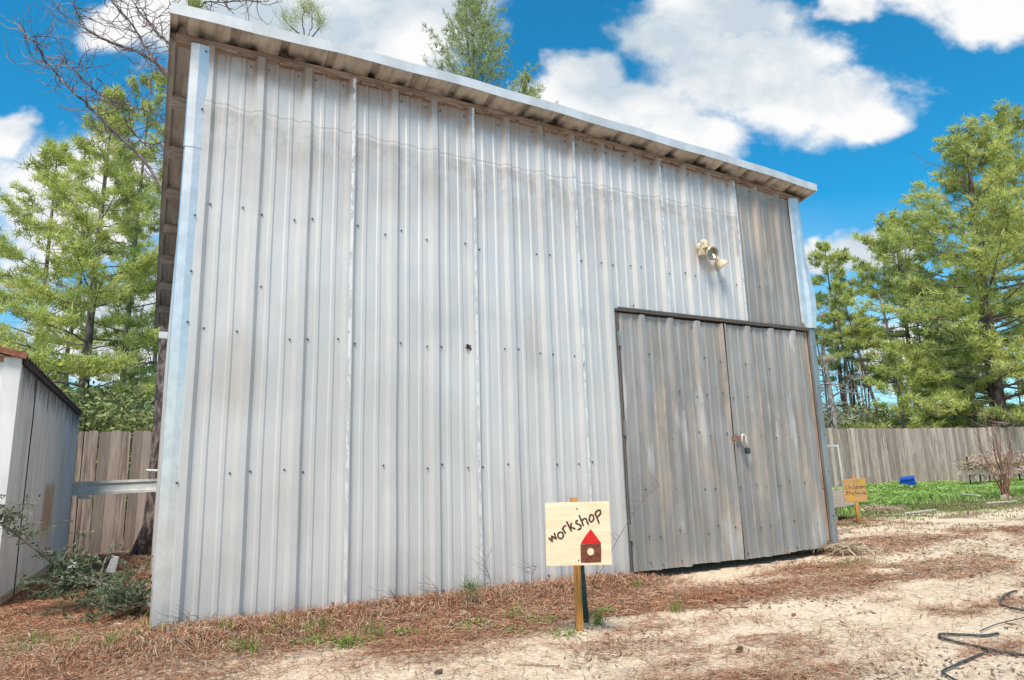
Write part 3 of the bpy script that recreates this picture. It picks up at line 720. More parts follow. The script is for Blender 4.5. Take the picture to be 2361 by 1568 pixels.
def psign():
    base = at_z(1982, 1207, -.03)
    top = np.array((base[0], base[1], z_over(1967, 1099, base[0], base[1])))
    y = [('r', [(262, 855), (252, 925)], 13), ('r', [(285, 862), (275, 925)], 12), ('r', [(300, 865), (292, 925)], 11), ('r', [(322, 885), (298, 945)], 12), ('r', [(238, 940), (270, 968), (300, 935)], 18), ('r', [(268, 965), (278, 998)], 18), ('r', [(180, 912), (190, 935)], 14), ('r', [(333, 945), (342, 952)], 12)]
    y2 = [('r', [(415, 650), (450, 695)], 11), ('r', [(430, 640), (468, 690)], 11), ('r', [(455, 640), (490, 690)], 11), ('r', [(478, 645), (500, 685)], 10), ('r', [(468, 722), (490, 705), (510, 700)], 13), ('r', [(496, 720), (512, 716)], 10)]
    make_sign('playhouse_sign', 'brown plywood sign lettered childrens playhouse with yellow hand prints', base,
              [(145, 630), (510, 602), (552, 980), (180, 1000)], [(1943, 1106), (1994.7, 1102), (2000.7, 1156), (1948, 1158.7)], [8.66, 8.66, 8.64, 8.64],
              (base+np.array((0, 0, -.15)), top, .042), M_PLY2, CP, 9,
              [('hand_print', y, M_YEL, .003), ('hand_print', y2, M_YEL, .003)], [(328, 652), (370, 962)], M_GREY, M_STAKE)
psign()
M_GREEN = flat('dark_green_enamel', (.012, .045, .04), .4)
def tpost():
    b = at_z(1355, 1435, -.03); top = np.array((b[0]-.035, b[1]+.01, z_over(1343, 1180, b[0], b[1])))
    m = MB(); b2 = b-np.array((0, 0, .15)); view = unit(np.array((FW[0], FW[1], 0)))
    m.beam(b2, top, .032, .004, view); m.beam(b2+view*.012, top+view*.012, .004, .022, view)
    for k in range(14):
        p = b2+(top-b2)*(k+.5)/14; m.box((-.005, -.005, -.006), (.005, .005, .006), None, p-view*.005)
    tag(m.build('steel_post', M_GREEN, None, b), 'dark green steel post leaning behind the workshop sign', 'post')
tpost()

# ------------------------------------------------------------------ small metal shed at the left
def build_shed():
    xw, y0, y1 = -.985, 1.78, 6.35; ze = 1.715; zs = lambda y: -.005-.022*(y-y0)
    T = empty('storage_shed', (-2.2, y0, -.1), 'small low metal shed with a white front and a rusty roof edge', 'shed')
    MW = two_tone('off_white_sheet', (.66, .66, .65), (.78, .78, .77), 6, (1, 1, .3), rough=.5, metal=.1)
    q = Mat('grimy_grey_sheet', .9, 0, .05); x, y, z = q.xyz()
    st = q.noise(11, 4, (1, 1, .1)); c = q.mix(q.ramp(st, .35, .65), (.60, .59, .575), (.74, .73, .71))
    dark_band = q.ramp(q.math('ADD', z, q.math('MULTIPLY', q.math('SUBTRACT', q.noise(9, 4, (1, 1.5, .3)), .5), .5)), 1.52, 1.80)  # darkens towards the top of the wall
    c = q.mix(q.math('MULTIPLY', dark_band, .8), c, (.05, .05, .05))
    ry = q.ramp(q.math('ABSOLUTE', q.math('SUBTRACT', y, 2.35)), .55, .25); rz = q.math('MULTIPLY', q.ramp(z, .92, .84), q.ramp(z, .05, .6))
    c = q.mix(q.math('MULTIPLY', q.math('MULTIPLY', ry, rz), q.ramp(q.noise(7, 4, (1, 2.2, .15), (3, 3, 3)), .40, .55, 0, .85)), c, (.42, .26, .13)); q.color(c)
    n = 46; m = MB(); V = []
    prof = []
    yy = y0+.05
    while yy < y1: prof += [(yy, 0), (yy+.03, .024), (yy+.06, .024), (yy+.09, 0)]; yy += .125
    for k in (0, 1):
        for s, h in prof: V.append((xw+h, s, zs(s) if k == 0 else ze))
    k = len(prof); m.add(V, [(j, j+1, k+j+1, k+j) for j in range(k-1)]); m.build('side_wall', q.m, T)
    m = MB(); m.add([(-3.4, y0, -.1), (xw, y0, -.1), (xw, y0, ze), (-2.2, y0, ze+.30), (-3.4, y0, ze)], [(0, 1, 2, 3, 4)])
    m.add([(-3.4, y1, -.1), (xw, y1, -.1), (xw, y1, ze), (-2.2, y1, ze+.30), (-3.4, y1, ze)], [(4, 3, 2, 1, 0)]); m.add([(-3.4, y0, -.1), (-3.4, y1, -.1), (-3.4, y1, ze), (-3.4, y0, ze)], [(0, 1, 2, 3)])
    m.build('front_wall', MW, T)
    for i in range(3):
        MB().box((-1.9-i*.6, y0-.006, .0), (-1.885-i*.6, y0-.001, ze)).build('wall_seam', M_STEEL, T) if i < 1 else None
    MB().box((xw-.085, y0-.018, -.02), (xw+.004, y0-.004, ze+.005)).box((xw+.004, y0-.018, -.02), (xw+.022, y0+.045, ze+.0)).build('corner_trim', MW, T)
    MB().box((-3.3, y0-.012, ze-.03), (xw-.01, y0-.002, ze+.015)).build('gable_band', two_tone('rust_stained_tan', (.50, .36, .22), (.36, .2, .1), 12), T)
    m = MB(); V = []; xs = np.array([-2.2, xw+.055]); zr = np.array([ze+.325, ze+.005]); ys = []; yy = y0-.05
    while yy < y1+.06: ys += [(yy, 0), (yy+.035, .018), (yy+.06, .018), (yy+.095, 0)]; yy += .13
    k = len(ys)
    for j in (0, 1):
        for s, h in ys: V.append((xs[j], s, zr[j]+h))
    for s, h in ys: V.append((-3.46, s, ze+h))
    m.add(V, [(j, j+1, k+j+1, k+j) for j in range(k-1)]+[(j+1, j, 2*k+j, 2*k+j+1) for j in range(k-1)])
    m.build('roof', two_tone('blackened_roof_sheet', (.03, .025, .022), (.10, .07, .06), 14, rough=.8), T)
    MB().beam((-2.2, y0-.06, ze+.335), (xw+.06, y0-.06, ze+.012), .03, .045).beam((-3.46, y0-.06, ze+.0), (-2.2, y0-.06, ze+.335), .03, .045).build('rake_edge', two_tone('rust_red_edge', (.20, .07, .045), (.30, .14, .10), 25), T)
    MB().beam((xw+.035, y0+.0, ze-.015), (xw+.035, y1, ze-.015), .02, .05).build('eave_edge', two_tone('near_black_edge', (.02, .018, .015), (.07, .05, .04), 30), T)  # near-black strip along the eave
    MB().beam((xw+.01, y0-.02, zs(y0)-.015), (xw+.01, y1, zs(y1)-.015), .07, .045).build('sill_plate', two_tone('pale_sill_wood', (.42, .34, .26), (.25, .19, .14), 12, (5, 1, 5)), T)
    MB().beam((xw-.03, y0-.0, zs(y0)-.12), (xw-.03, y1, zs(y1)-.12), .10, .17).build('footing', two_tone('dirty_concrete', (.10, .085, .07), (.22, .19, .16), 9), T)
    for p in ((xw+.02, 1.0), (xw+.02, .86)):
        pass
    M_C = flat('dark_cable_jacket', (.03, .015, .02), .6)
    r = random.Random(2)
    for lab, yc, zl in (('thin dark cable hanging down the grey shed wall', 2.02, 0.0), ('thin dark cable dropping from the far end of the shed eave', 6.46, -.1)):
        pts = [(xw+.09+.006*r.random(), yc+.01*r.random(), z) for z in np.linspace(ze+.01, zl, 9)]
        tag(MB().tube(pts, .004 if yc < 3 else .006, 5).build('cable', M_C, None, (xw+.09, yc, zl)), lab, 'cable')
build_shed()
# galvanised channel between the buildings, stub of pipe, white block
def rail():
    a, b = at_y(120, 1129, 6.42), at_y(372, 1118, 6.42); a[1] = b[1] = 6.42
    m = MB(); d = unit(b-a)
    for dz, h, dy in ((.072, .035, -.012), (.0, .11, 0), (-.072, .035, -.012)):
        m.beam(a+np.array((0, dy, dz)), b+np.array((0, dy, dz)), .04 if h < .1 else .03, h)
    m.box((.28, -.02, -.135), (.42, .03, -.09), None, a)
    tag(m.build('steel_channel', two_tone('galvanised_channel', (.66, .67, .63), (.78, .79, .75), 9, rough=.6, metal=.05), None, a), 'horizontal galvanised steel channel running between the shed and the workshop', 'rail')
    a, b = at_y(337, 1085, 6.35), at_y(372, 1086, 6.35)
    tag(MB().tube([a, b], .02, 12).build('white_pipe', flat('white_plastic', (.72, .72, .70), .4), None, a), 'short white pipe stub above the steel channel by the trunk', 'pipe')
    a, b = at_y(366, 772, 5.0), at_y(395, 774, 5.0)
    tag(MB().box((0, -.02, -.045), (b[0]-a[0]+.1, .02, .04), None, a).build('white_block', flat('white_board', (.70, .70, .68), .5), None, a), 'white wooden block sticking out below the back end of the roof', 'block')
rail()
# the two white and black lights on the ground under the branch
def yard_light(px, py, z, s, tilt, lab):
    b = at_z(px, py, z); T = empty('yard_light', b, lab, 'garden light', 'white and black lights lying under the branch')
    ax = unit(np.array((tilt, -.2, 1)))
    R = Matrix.Rotation(tilt, 3, 'Y'); R = np.array(R)
    MB().box((-.045*s, -.04*s, 0), (.045*s, .04*s, .075*s), R, b).build('base', M_BLACK, T)
    m = MB(); lo, hi = .075*s, .24*s
    V = [(-.045*s, -.04*s, lo), (.045*s, -.04*s, lo), (.045*s, .04*s, lo), (-.045*s, .04*s, lo), (-.034*s, -.03*s, hi), (.034*s, -.03*s, hi), (.034*s, .03*s, hi), (-.034*s, .03*s, hi)]
    m.add(np.array(V)@R.T+b, [(3, 2, 1, 0), (4, 5, 6, 7), (0, 1, 5, 4), (1, 2, 6, 5), (2, 3, 7, 6), (3, 0, 4, 7)])
    m.build('housing', flat('white_plastic_case', (.78, .78, .77), .4), T)
yard_light(146, 1366, -.04, .95, .16, 'white light with a black base under the leafy branch, nearer the shed')
yard_light(249, 1336, -.08, .85, .22, 'smaller white light with a black base behind the leafy branch, nearer the workshop')

# ------------------------------------------------------------------ fences
def fence_mat(name, a, b, c):
    q = Mat(name, .9, 0, .1)
    rnd = q.attr('rnd'); cb = q.n('ShaderNodeCombineXYZ'); q.put(q.math('MULTIPLY', rnd, 40), cb.inputs[0]); ad = q.n('ShaderNodeVectorMath', operation='ADD')
    q.put(q.P, ad.inputs[0]); q.put(cb.outputs[0], ad.inputs[1]); q.P = ad.outputs[0]
    g = q.noise(9, 6, (3, 3, .22), rough=.65, dist=.6); k = q.noise(8, 2, (1, 1, 1), (5, 5, 5)); big = q.noise(1.2, 4)
    col = q.mix(q.ramp(g, .32, .68), a, b); col = q.mix(q.ramp(k, .74, .78, 0, .85), col, (.06, .04, .03))
    col = q.mix(q.ramp(rnd, .35, .9, 0, .7), col, c); col = q.mix(q.ramp(q.math('FRACT', q.math('MULTIPLY', rnd, 7.3)), .55, 1, 0, .5), col, tuple(min(1, v*1.25) for v in b)); col = q.mix(q.ramp(q.noise(3, 6, (2, 2, .5), (1, 7, 1), .7), .58, .72, 0, .6), col, (.30, .28, .25))
    q.color(col); q.bump(g, .006, .8); return q.m
M_F1 = fence_mat('weathered_fence_boards', (.19, .145, .12), (.47, .375, .31), (.24, .195, .165))
M_F2 = fence_mat('silver_grey_fence_boards', (.24, .185, .155), (.56, .465, .40), (.22, .18, .155))
def fence(name, label, A, B, zt, zbt, w, mat, gap, seed, step=1.0):
    A = np.array(A, float); B = np.array(B, float); L = np.linalg.norm(B-A); d = (B-A)/L; nrm = np.array((d[1], -d[0])); r = random.Random(seed)
    T = empty(name, (A[0], A[1], -.1), label, 'fence'); m = MB(); s = 0
    while s < L:
        ww = w*(1+r.uniform(-.06, .06)); t = zt(s)+r.uniform(-.012, .012); b = zbt(s)+r.uniform(-.03, .05); ln = r.uniform(-.012, .012); th = .016
        o = r.uniform(0, .012); c = min(.022, ww*.18)
        pr = [(0, b), (ww, b), (ww+ln, t-c), (ww-c+ln, t), (c+ln, t), (ln, t-c)]
        V = []
        for dep in (o, o-th):
            for u, z in pr: p = A+d*(s+u)+nrm*dep; V.append((p[0], p[1], z))
        m.add(V, [tuple(range(6)), tuple(range(6, 12))[::-1]]+[(i, i+6, (i+1) % 6+6, (i+1) % 6) for i in range(6)], r.random()); s += ww+gap*r.random()*1.6
    m.build('picket_boards', mat, T)
    for h in (.35, 1.0, 1.6):
        a3 = lambda s_: (*(A+d*s_-nrm*.045), zbt(s_)+h)
        MB().beam(a3(0), a3(L), .04, .085).build('rail', mat, T)
    s = 1.2
    while s < L: p = A+d*s-nrm*.11; MB().box((p[0]-.045, p[1]-.045, zbt(s)-.2), (p[0]+.045, p[1]+.045, zt(s)-.06)).build('post', mat, T); s += 2.44
fence('picket_fence', 'brown dog eared board fence behind the gap between shed and workshop', (-4.5, 7.72), (6.5, 7.60), lambda s: 1.55+.003*math.sin(s*2), lambda s: -.27, .135, M_F1, .009, 3)
fence('picket_fence', 'long silver grey board fence across the back of the yard', (7.5, 9.0), (34, 7.0), lambda s: 1.735+.03*math.sin(s*.32+1), lambda s: -.10, .14, M_F2, .012, 4)

# ------------------------------------------------------------------ planter, pipe frame, vine bed, bin and odds by the far fence
M_OLD = two_tone('grey_tan_planks', (.38, .30, .24), (.62, .53, .45), 7, (5, 5, 9), lo=.3, hi=.7)
def planter():
    p0 = at(1972, 1176, 9.6); p1 = at(1905, 1182, 8.9); z0 = .17; z1 = .385
    a = np.array((p1[0], p1[1])); b = np.array((p0[0], p0[1])); d = unit(b-a); a = a-d*1.7; back = np.array((-d[1], d[0])); 
    if back[1] < 0: back = -back
    T = empty('raised_planter', (a[0], a[1], -.03), 'low grey plank planter box on stub posts beside the workshop corner', 'planter'); W_ = .75
    c = [a, b, b+back*W_, a+back*W_]
    for i in range(4):
        q, e = c[i], c[(i+1) % 4]; MB().beam((*q, (z0+z1)/2), (*e, (z0+z1)/2), .038, z1-z0-.004*i).build('plank', M_OLD, T)
    MB().add([(*q, z1-.05) for q in c], [(0, 1, 2, 3)]).add([(*q, z0+.01) for q in c], [(3, 2, 1, 0)]).build('soil', flat('dark_soil', (.06, .045, .03), .95), T)
    for u in (.12, 1.0, 1.75, 2.1):
        for v in (.08, W_-.08):
            q = a+d*u+back*v; MB().box((q[0]-.045, q[1]-.045, -.12), (q[0]+.045, q[1]+.045, z0)).build('post', M_RAFT, T)
    q = a+d*1.86-back*.0; MB().beam((*(q-back*.028), z0-.02), (*(q-back*.028), z1+.0), .07, .02).build('cleat', M_RAFT, T)
planter()
def pipes():
    t = 9.5; m = MB(); P = [at(1947, 1142, t), at(1939, 1085, t), at(1931, 1028, t)]
    m.tube(P, .013, 8); m.tube([P[-1], at(1899, 1028, t+.6)], .012, 8); m.tube([P[-1]+(0, 0, -.015), at(1899, 1031, t+.3)], .008, 6)
    tag(m.build('pipe_frame', flat('white_pvc', (.75, .75, .74), .4), None, P[0]), 'thin white plastic pipe frame standing on the planter', 'pipe frame')
pipes()
def stake_near():
    a, b = at(1925, 1144, 9.4), at(1935, 1108, 9.4); tag(MB().tube([a, b], .012, 6).build('wooden_stick', M_RAFT, None, a), 'short dark stick standing up in the planter', 'stick')
stake_near()
M_BRD = two_tone('pale_tan_boards', (.42, .32, .24), (.66, .54, .44), 7, (1, 5, 9), lo=.3, hi=.7)
def vinebed():
    c = at_y(2238, 1112, 6.0); T = empty('vine_rack', c, 'rack of weathered boards on dark green posts under dead vines by the fence', 'plant rack')
    y0 = c[1]; 
    for (x0, yb, x1, yt, dy) in ((2238, 1111, 2229, 1053, 0), (2261, 1108, 2253, 1075, .55), (2283, 1108, 2277, 1090, .9), (2352, 1106, 2346, 1056, .0), (2400, 1106, 2394, 1053, 0)):
        p = at_y(x0, yb, y0+dy); q = np.array((p[0], p[1], z_over(x1, yt, p[0], p[1]))); p[2] = -.05; MB().beam(p, q, .035, .02, (1, 0, 0)).build('post', M_GREEN, T)
    for (a, b, h, dy) in (((2205, 1090), (2460, 1084), .11, -.03), ((2290, 1077), (2460, 1072), .09, .5), ((2235, 1066), (2460, 1052), .12, .03)):
        MB().beam(at_y(*a, y0+dy), at_y(*b, y0+dy), .04, h).build('board', M_BRD, T)
    m = MB(); r = random.Random(8)
    for i in range(750):
        s = r.random(); px = 2222+s*200; py = 1068-8*s+r.gauss(0, 7)+(r.random() < .25)*r.random()*22; p = at_y(px, py, y0+r.uniform(-.15, .4)); k = [p]
        for j in range(4): p = p+np.array((r.gauss(0, .12), r.gauss(0, .06), r.gauss(-.02, .06))); k.append(p)
        m.tube(k, .005+.006*r.random(), 3, False, r.random())
    m.build('dead_vines', banded('straw_brown', [(.26, .16, .11), (.50, .36, .26), (.66, .52, .40)]), T)
vinebed()
def bin_():
    c = at(2094, 1113, 16.6); T = empty('blue_bin', c-np.array((0, 0, .12)), 'bright blue plastic bin tipped over in the weeds at the fence', 'bin')
    R = np.array(Matrix.Rotation(-.22, 3, 'Y'))@np.array(Matrix.Rotation(.5, 3, 'Z'))
    M_B = flat('blue_plastic', (.005, .07, .42), .35)
    m = MB(); a = .165; V = []
    for z, s in ((-.13, 1), (.11, .9)): V += [(-a*s, -a*s, z), (a*s, -a*s, z), (a*s, a*s, z), (-a*s, a*s, z)]
    m.add(np.array(V)@R.T+c, [(3, 2, 1, 0), (4, 5, 6, 7), (0, 1, 5, 4), (1, 2, 6, 5), (2, 3, 7, 6), (3, 0, 4, 7)]); m.build('body', M_B, T)
    m = MB(); m.box((-a*.97, -a*.97, .10), (a*.97, a*.97, .13), R, c); m.build('rim', M_B, T)
bin_()
M_PALE = two_tone('pale_bleached_wood', (.45, .40, .34), (.66, .62, .56), 20)
for i, (a, b, w, lab) in enumerate((((2088, 1183), (2156, 1175), .05, 'pale bleached edging board on the grass, nearer the workshop'), ((2275, 1160), (2343, 1155), .05, 'pale bleached edging board below the bare shrub'),
                                 ((2218, 1140), (2256, 1143), .09, 'loose weathered board lying in the green weeds'))):
    p, q = at_z(*a, .0 if i < 2 else .10), at_z(*b, .0 if i < 2 else .10); tag(MB().beam(p, q, w*.7, .018).build('edging_board' if i < 2 else 'loose_board', M_PALE, None, p), lab, 'board')
def shrub():
    b = at_z(2318, 1146, .0); T = empty('bare_shrub', b, 'leafless reddish multi stemmed shrub in front of the vine rack', 'shrub'); r = random.Random(4)
    M_S = banded('reddish_twig_bark', [(.10, .04, .03), (.20, .085, .06), (.30, .17, .13)])
    for i in range(20):
        a = r.uniform(0, 6.28); sp = r.uniform(.08, .55) if i < 18 else r.uniform(.3, .8); h = r.uniform(.9, 1.75) if i < 18 else r.uniform(.5, 1.0); p0 = b+np.array((r.gauss(0, .05)+(0 if i < 18 else .28), r.gauss(0, .05), -.02))
        d = np.array((math.cos(a)*sp, math.sin(a)*sp*.7, h)); pts = [p0+d*t+np.array((0, 0, 0.0))+np.array((r.gauss(0, .012), r.gauss(0, .012), 0))*(t > 0) for t in np.linspace(0, 1, 7)]
        m = MB(); m.tube(pts, list(np.linspace(.011 if i < 18 else .006, .003, 7)), 5, False, r.random())
        for j in range(3):
            k = r.randint(3, 6); q = pts[k]; e = unit(d)*r.uniform(.1, .35)+np.array((r.gauss(0, .09), r.gauss(0, .09), 0)); m.tube([q, q+e*.5+(0, 0, .01), q+e], [.003, .0025, .002], 3, False, r.random())
        m.build('stem', M_S, T)
    m = MB(); m.lathe([(-.05, .10), (.02, .09), (.06, .05)], b, (0, 0, 1), 9); m.build('root_crown', M_RAFT, T)
shrub()

# ------------------------------------------------------------------ things lying on the sand
def strap(px, lab, w=.026, t=.0035, col=None):
    P = np.array([at_z(x, y, -.022) for x, y in px]); D = []
    for i in range(len(P)-1):
        a = P[max(i-1, 0)]; b, c = P[i], P[i+1]; e = P[min(i+2, len(P)-1)]
        for k in range(6):
            s = k/6; D.append(.5*((2*b)+(c-a)*s+(2*a-5*b+4*c-e)*s*s+(-a+3*b-3*c+e)*s**3))
    D.append(P[-1]); D = np.array(D); g_ = ground_z(D[:, 0], D[:, 1]); g_ = np.convolve(np.pad(g_, 6, mode='edge'), np.ones(13)/13, 'valid'); D[:, 2] = g_+.012
    m = MB(); m.tube(D, w*.25, 8)
    return tag(m.build('black_hose', col or M_HOSE, None, D[0]), lab, 'hose', 'black hose pieces on the sand')
M_HOSE = two_tone('dusty_black_hose', (.035, .035, .036), (.085, .083, .08), 30, rough=.5)
strap([(2302, 1462), (2264, 1467), (2225, 1465), (2198, 1463.5), (2175, 1464), (2166, 1468.5), (2172, 1476), (2198, 1483), (2255, 1496), (2310, 1507), (2400, 1521)], 'long flat black hose bent back in a sharp loop on the sand')
strap([(2290, 1502), (2245, 1519), (2205, 1534), (2173, 1547), (2183, 1556), (2210, 1572)], 'dull black hose end running out from under the looped hose', .018)
strap([(2344, 1365), (2327, 1369), (2312, 1379), (2307, 1390), (2312, 1397), (2331, 1403), (2400, 1417)], 'black hose curl entering from the right above the looped hose', .024)
strap([(2260, 1456), (2275, 1449), (2293, 1443), (2320, 1436), (2400, 1417)], 'thin black hose between the curl and the looped hose', .011)
M_STICK = two_tone('bleached_stick', (.30, .20, .13), (.46, .34, .24), 30)
for i, (pts, r_, lab) in enumerate(((((885, 1508), (940, 1500), (1000, 1496), (1060, 1493)), .006, 'long pale stick lying at the edge of the litter left of the workshop sign'),
                        (((1656, 1402), (1680, 1396), (1720, 1398)), .007, 'short bent stick on the brown needles in front of the door'),
                        (((1190, 1526), (1240, 1528), (1290, 1530)), .004, 'thin straight twig on the sand below the sign'),
                        (((1700, 1468), (1745, 1462), (1800, 1459)), .004, 'thin dark twig on the sand right of the sign'),
                        (((0, 1528), (40, 1522), (110, 1517), (190, 1516), (250, 1517)), .006, 'long brown root lying across the bottom left sand'))):
    P = [at_z(x, y, -.02) for x, y in pts]; P = [np.array((p[0], p[1], float(ground_z(p[0], p[1]))+.008)) for p in P]
    tag(MB().tube(P, [r_, r_*1.1, r_*.8, r_*.6, r_*.6][:len(P)], 6).build('fallen_stick', M_STICK, None, P[0]), lab, 'stick')
def cone(px, py, s, lab):
    b = at_z(px, py, -.02); b[2] = float(ground_z(b[0], b[1]))+s*.4; m = MB(); ax = unit(np.array((1, .3, .15))); y = unit(np.cross(ax, (0, 0, 1))); z = np.cross(y, ax)
    for i in range(9):
        t = (i/8-.5)*s*1.9; rr = s*.5*math.sqrt(max(.05, 1-(i/8*1.7-.75)**2*.8))
        for j in range(8):
            a = j/8*6.28+i*.4; o = b+ax*t; e = math.cos(a)*y+math.sin(a)*z; e2 = math.cos(a+.35)*y+math.sin(a+.35)*z; e3 = math.cos(a-.35)*y+math.sin(a-.35)*z
            m.add([o+e*rr*.3, o+e2*rr*.9+ax*s*.12, o+e*rr*1.25+ax*s*.2, o+e3*rr*.9+ax*s*.12, o+e*rr*1.0+ax*s*.3], [(0, 1, 2, 3), (1, 4, 2), (2, 4, 3)])
    tag(m.build('pine_cone', two_tone('pine_cone_brown', (.06, .04, .03), (.16, .11, .08), 60), None, b), lab, 'pine cone', 'pine cones on the ground')
cone(1440, 1381, .022, 'pine cone in the brown litter between the sign and the door')
cone(1704, 1496, .024, 'pine cone on open sand right of the sign')
cone(2241, 1330, .022, 'small dark pine cone on the sand at the right')
cone(1010, 1547, .02, 'crumbled pine cone near the bottom edge left of the sign')
def leaf_(px, py, s, c, lab, rz):
    b = at_z(px, py, -.02); b[2] = float(ground_z(b[0], b[1]))+.012; m = MB(); r = np.array(Matrix.Rotation(rz, 3, 'Z'))@np.array(Matrix.Rotation(.5, 3, 'X'))
    V = np.array([(-1, 0, .1), (-.5, .35, .25), (.1, .45, .2), (.6, .3, .3), (1, 0, .5), (.6, -.3, .2), (.1, -.4, .35), (-.5, -.3, .15), (0, 0, 0)])*s
    m.add(V@r.T+b, [(8, 0, 1), (8, 1, 2), (8, 2, 3), (8, 3, 4), (8, 4, 5), (8, 5, 6), (8, 6, 7), (8, 7, 0)])
    tag(m.build('dead_leaf', c, None, b), lab, 'leaf', 'dead leaves on the sand')
ML1 = flat('rusty_dead_leaf', (.24, .09, .035)); ML2 = flat('tan_dead_leaf', (.42, .27, .17))
leaf_(1829, 1423, .028, ML1, 'rust coloured dead leaf on the sand below the door', .4)
leaf_(1940, 1439, .035, ML2, 'tan curled dead leaf on the sand right of the door', 1.2)
leaf_(1648, 1386, .026, ML1, 'dark red dead leaf standing in the needles left of the short bent stick', 2)
leaf_(2356, 1345, .025, ML1, 'small rust dead leaf above the black hose curl', 1)
leaf_(2333, 1444, .03, ML2, 'pale dead leaf beside the thin black hose', 2.2)

# ------------------------------------------------------------------ trees
M_BARK = two_tone('scaly_pine_bark', (.075, .052, .045), (.24, .185, .165), 9, (1, 1, .35), lo=.35, hi=.65, bump=.02)
M_BARKD = two_tone('dark_pine_bark', (.045, .032, .027), (.15, .11, .095), 9, (1, 1, .35), lo=.35, hi=.65, bump=.02)
M_TWIG = two_tone('grey_twig_bark', (.11, .085, .075), (.25, .21, .19), 6)
M_LICH = two_tone('pale_lichen_bark', (.16, .13, .115), (.40, .37, .34), 7)
GREENS = [(.20, .21, .08), (.40, .45, .13), (.58, .64, .18), (.70, .74, .25), (.70, .62, .34)]
M_NEED = banded('pine_needles', GREENS, .55, trans=.38)
M_NEEDC = banded('blue_green_needles', [(.20, .26, .11), (.32, .40, .16), (.44, .52, .22), (.54, .58, .30)], .55, trans=.25)
M_UNDER = banded('underwood_leaves', [(.08, .10, .04), (.17, .21, .08), (.28, .33, .12), (.40, .43, .18), (.34, .26, .18)], .7, trans=.25)
def tufts(P, D, n, ln, w, spread, R):
    """needle bundles: P centres, D directions -> triangles (k*n,3,3) and which tuft each belongs to"""
    k = len(P); idx = np.repeat(np.arange(k), n); d = unit(D[idx]+R.normal(0, spread, (k*n, 3))); s = unit(np.cross(d, R.normal(0, 1, (k*n, 3))))
    L = ln*(.6+.6*R.random((k*n, 1))); base = P[idx]+R.normal(0, ln*.22, (k*n, 3))
    return np.stack([base-s*w/2, base+s*w/2, base+d*L+s*w*.1, base+d*L-s*w*.1], 1), idx
def bezier_limb(p, az, el0, el1, L, R, n=8, wob=.08):
    pts = [p.copy()]; st = L/(n-1); a = az
    for i in range(n-1):
        t = i/(n-2); el = el0+(el1-el0)*t+R.normal(0, wob); a += R.normal(0, wob)
        p = p+st*np.array((math.cos(a)*math.cos(el), math.sin(a)*math.cos(el), math.sin(el))); pts.append(p)
    return np.array(pts)
def interp(P, t):
    t = np.clip(t, 0, 1)*(len(P)-1); i = np.minimum(t.astype(int), len(P)-2); f = (t-i)[:, None]; return P[i]*(1-f)+P[i+1]*f
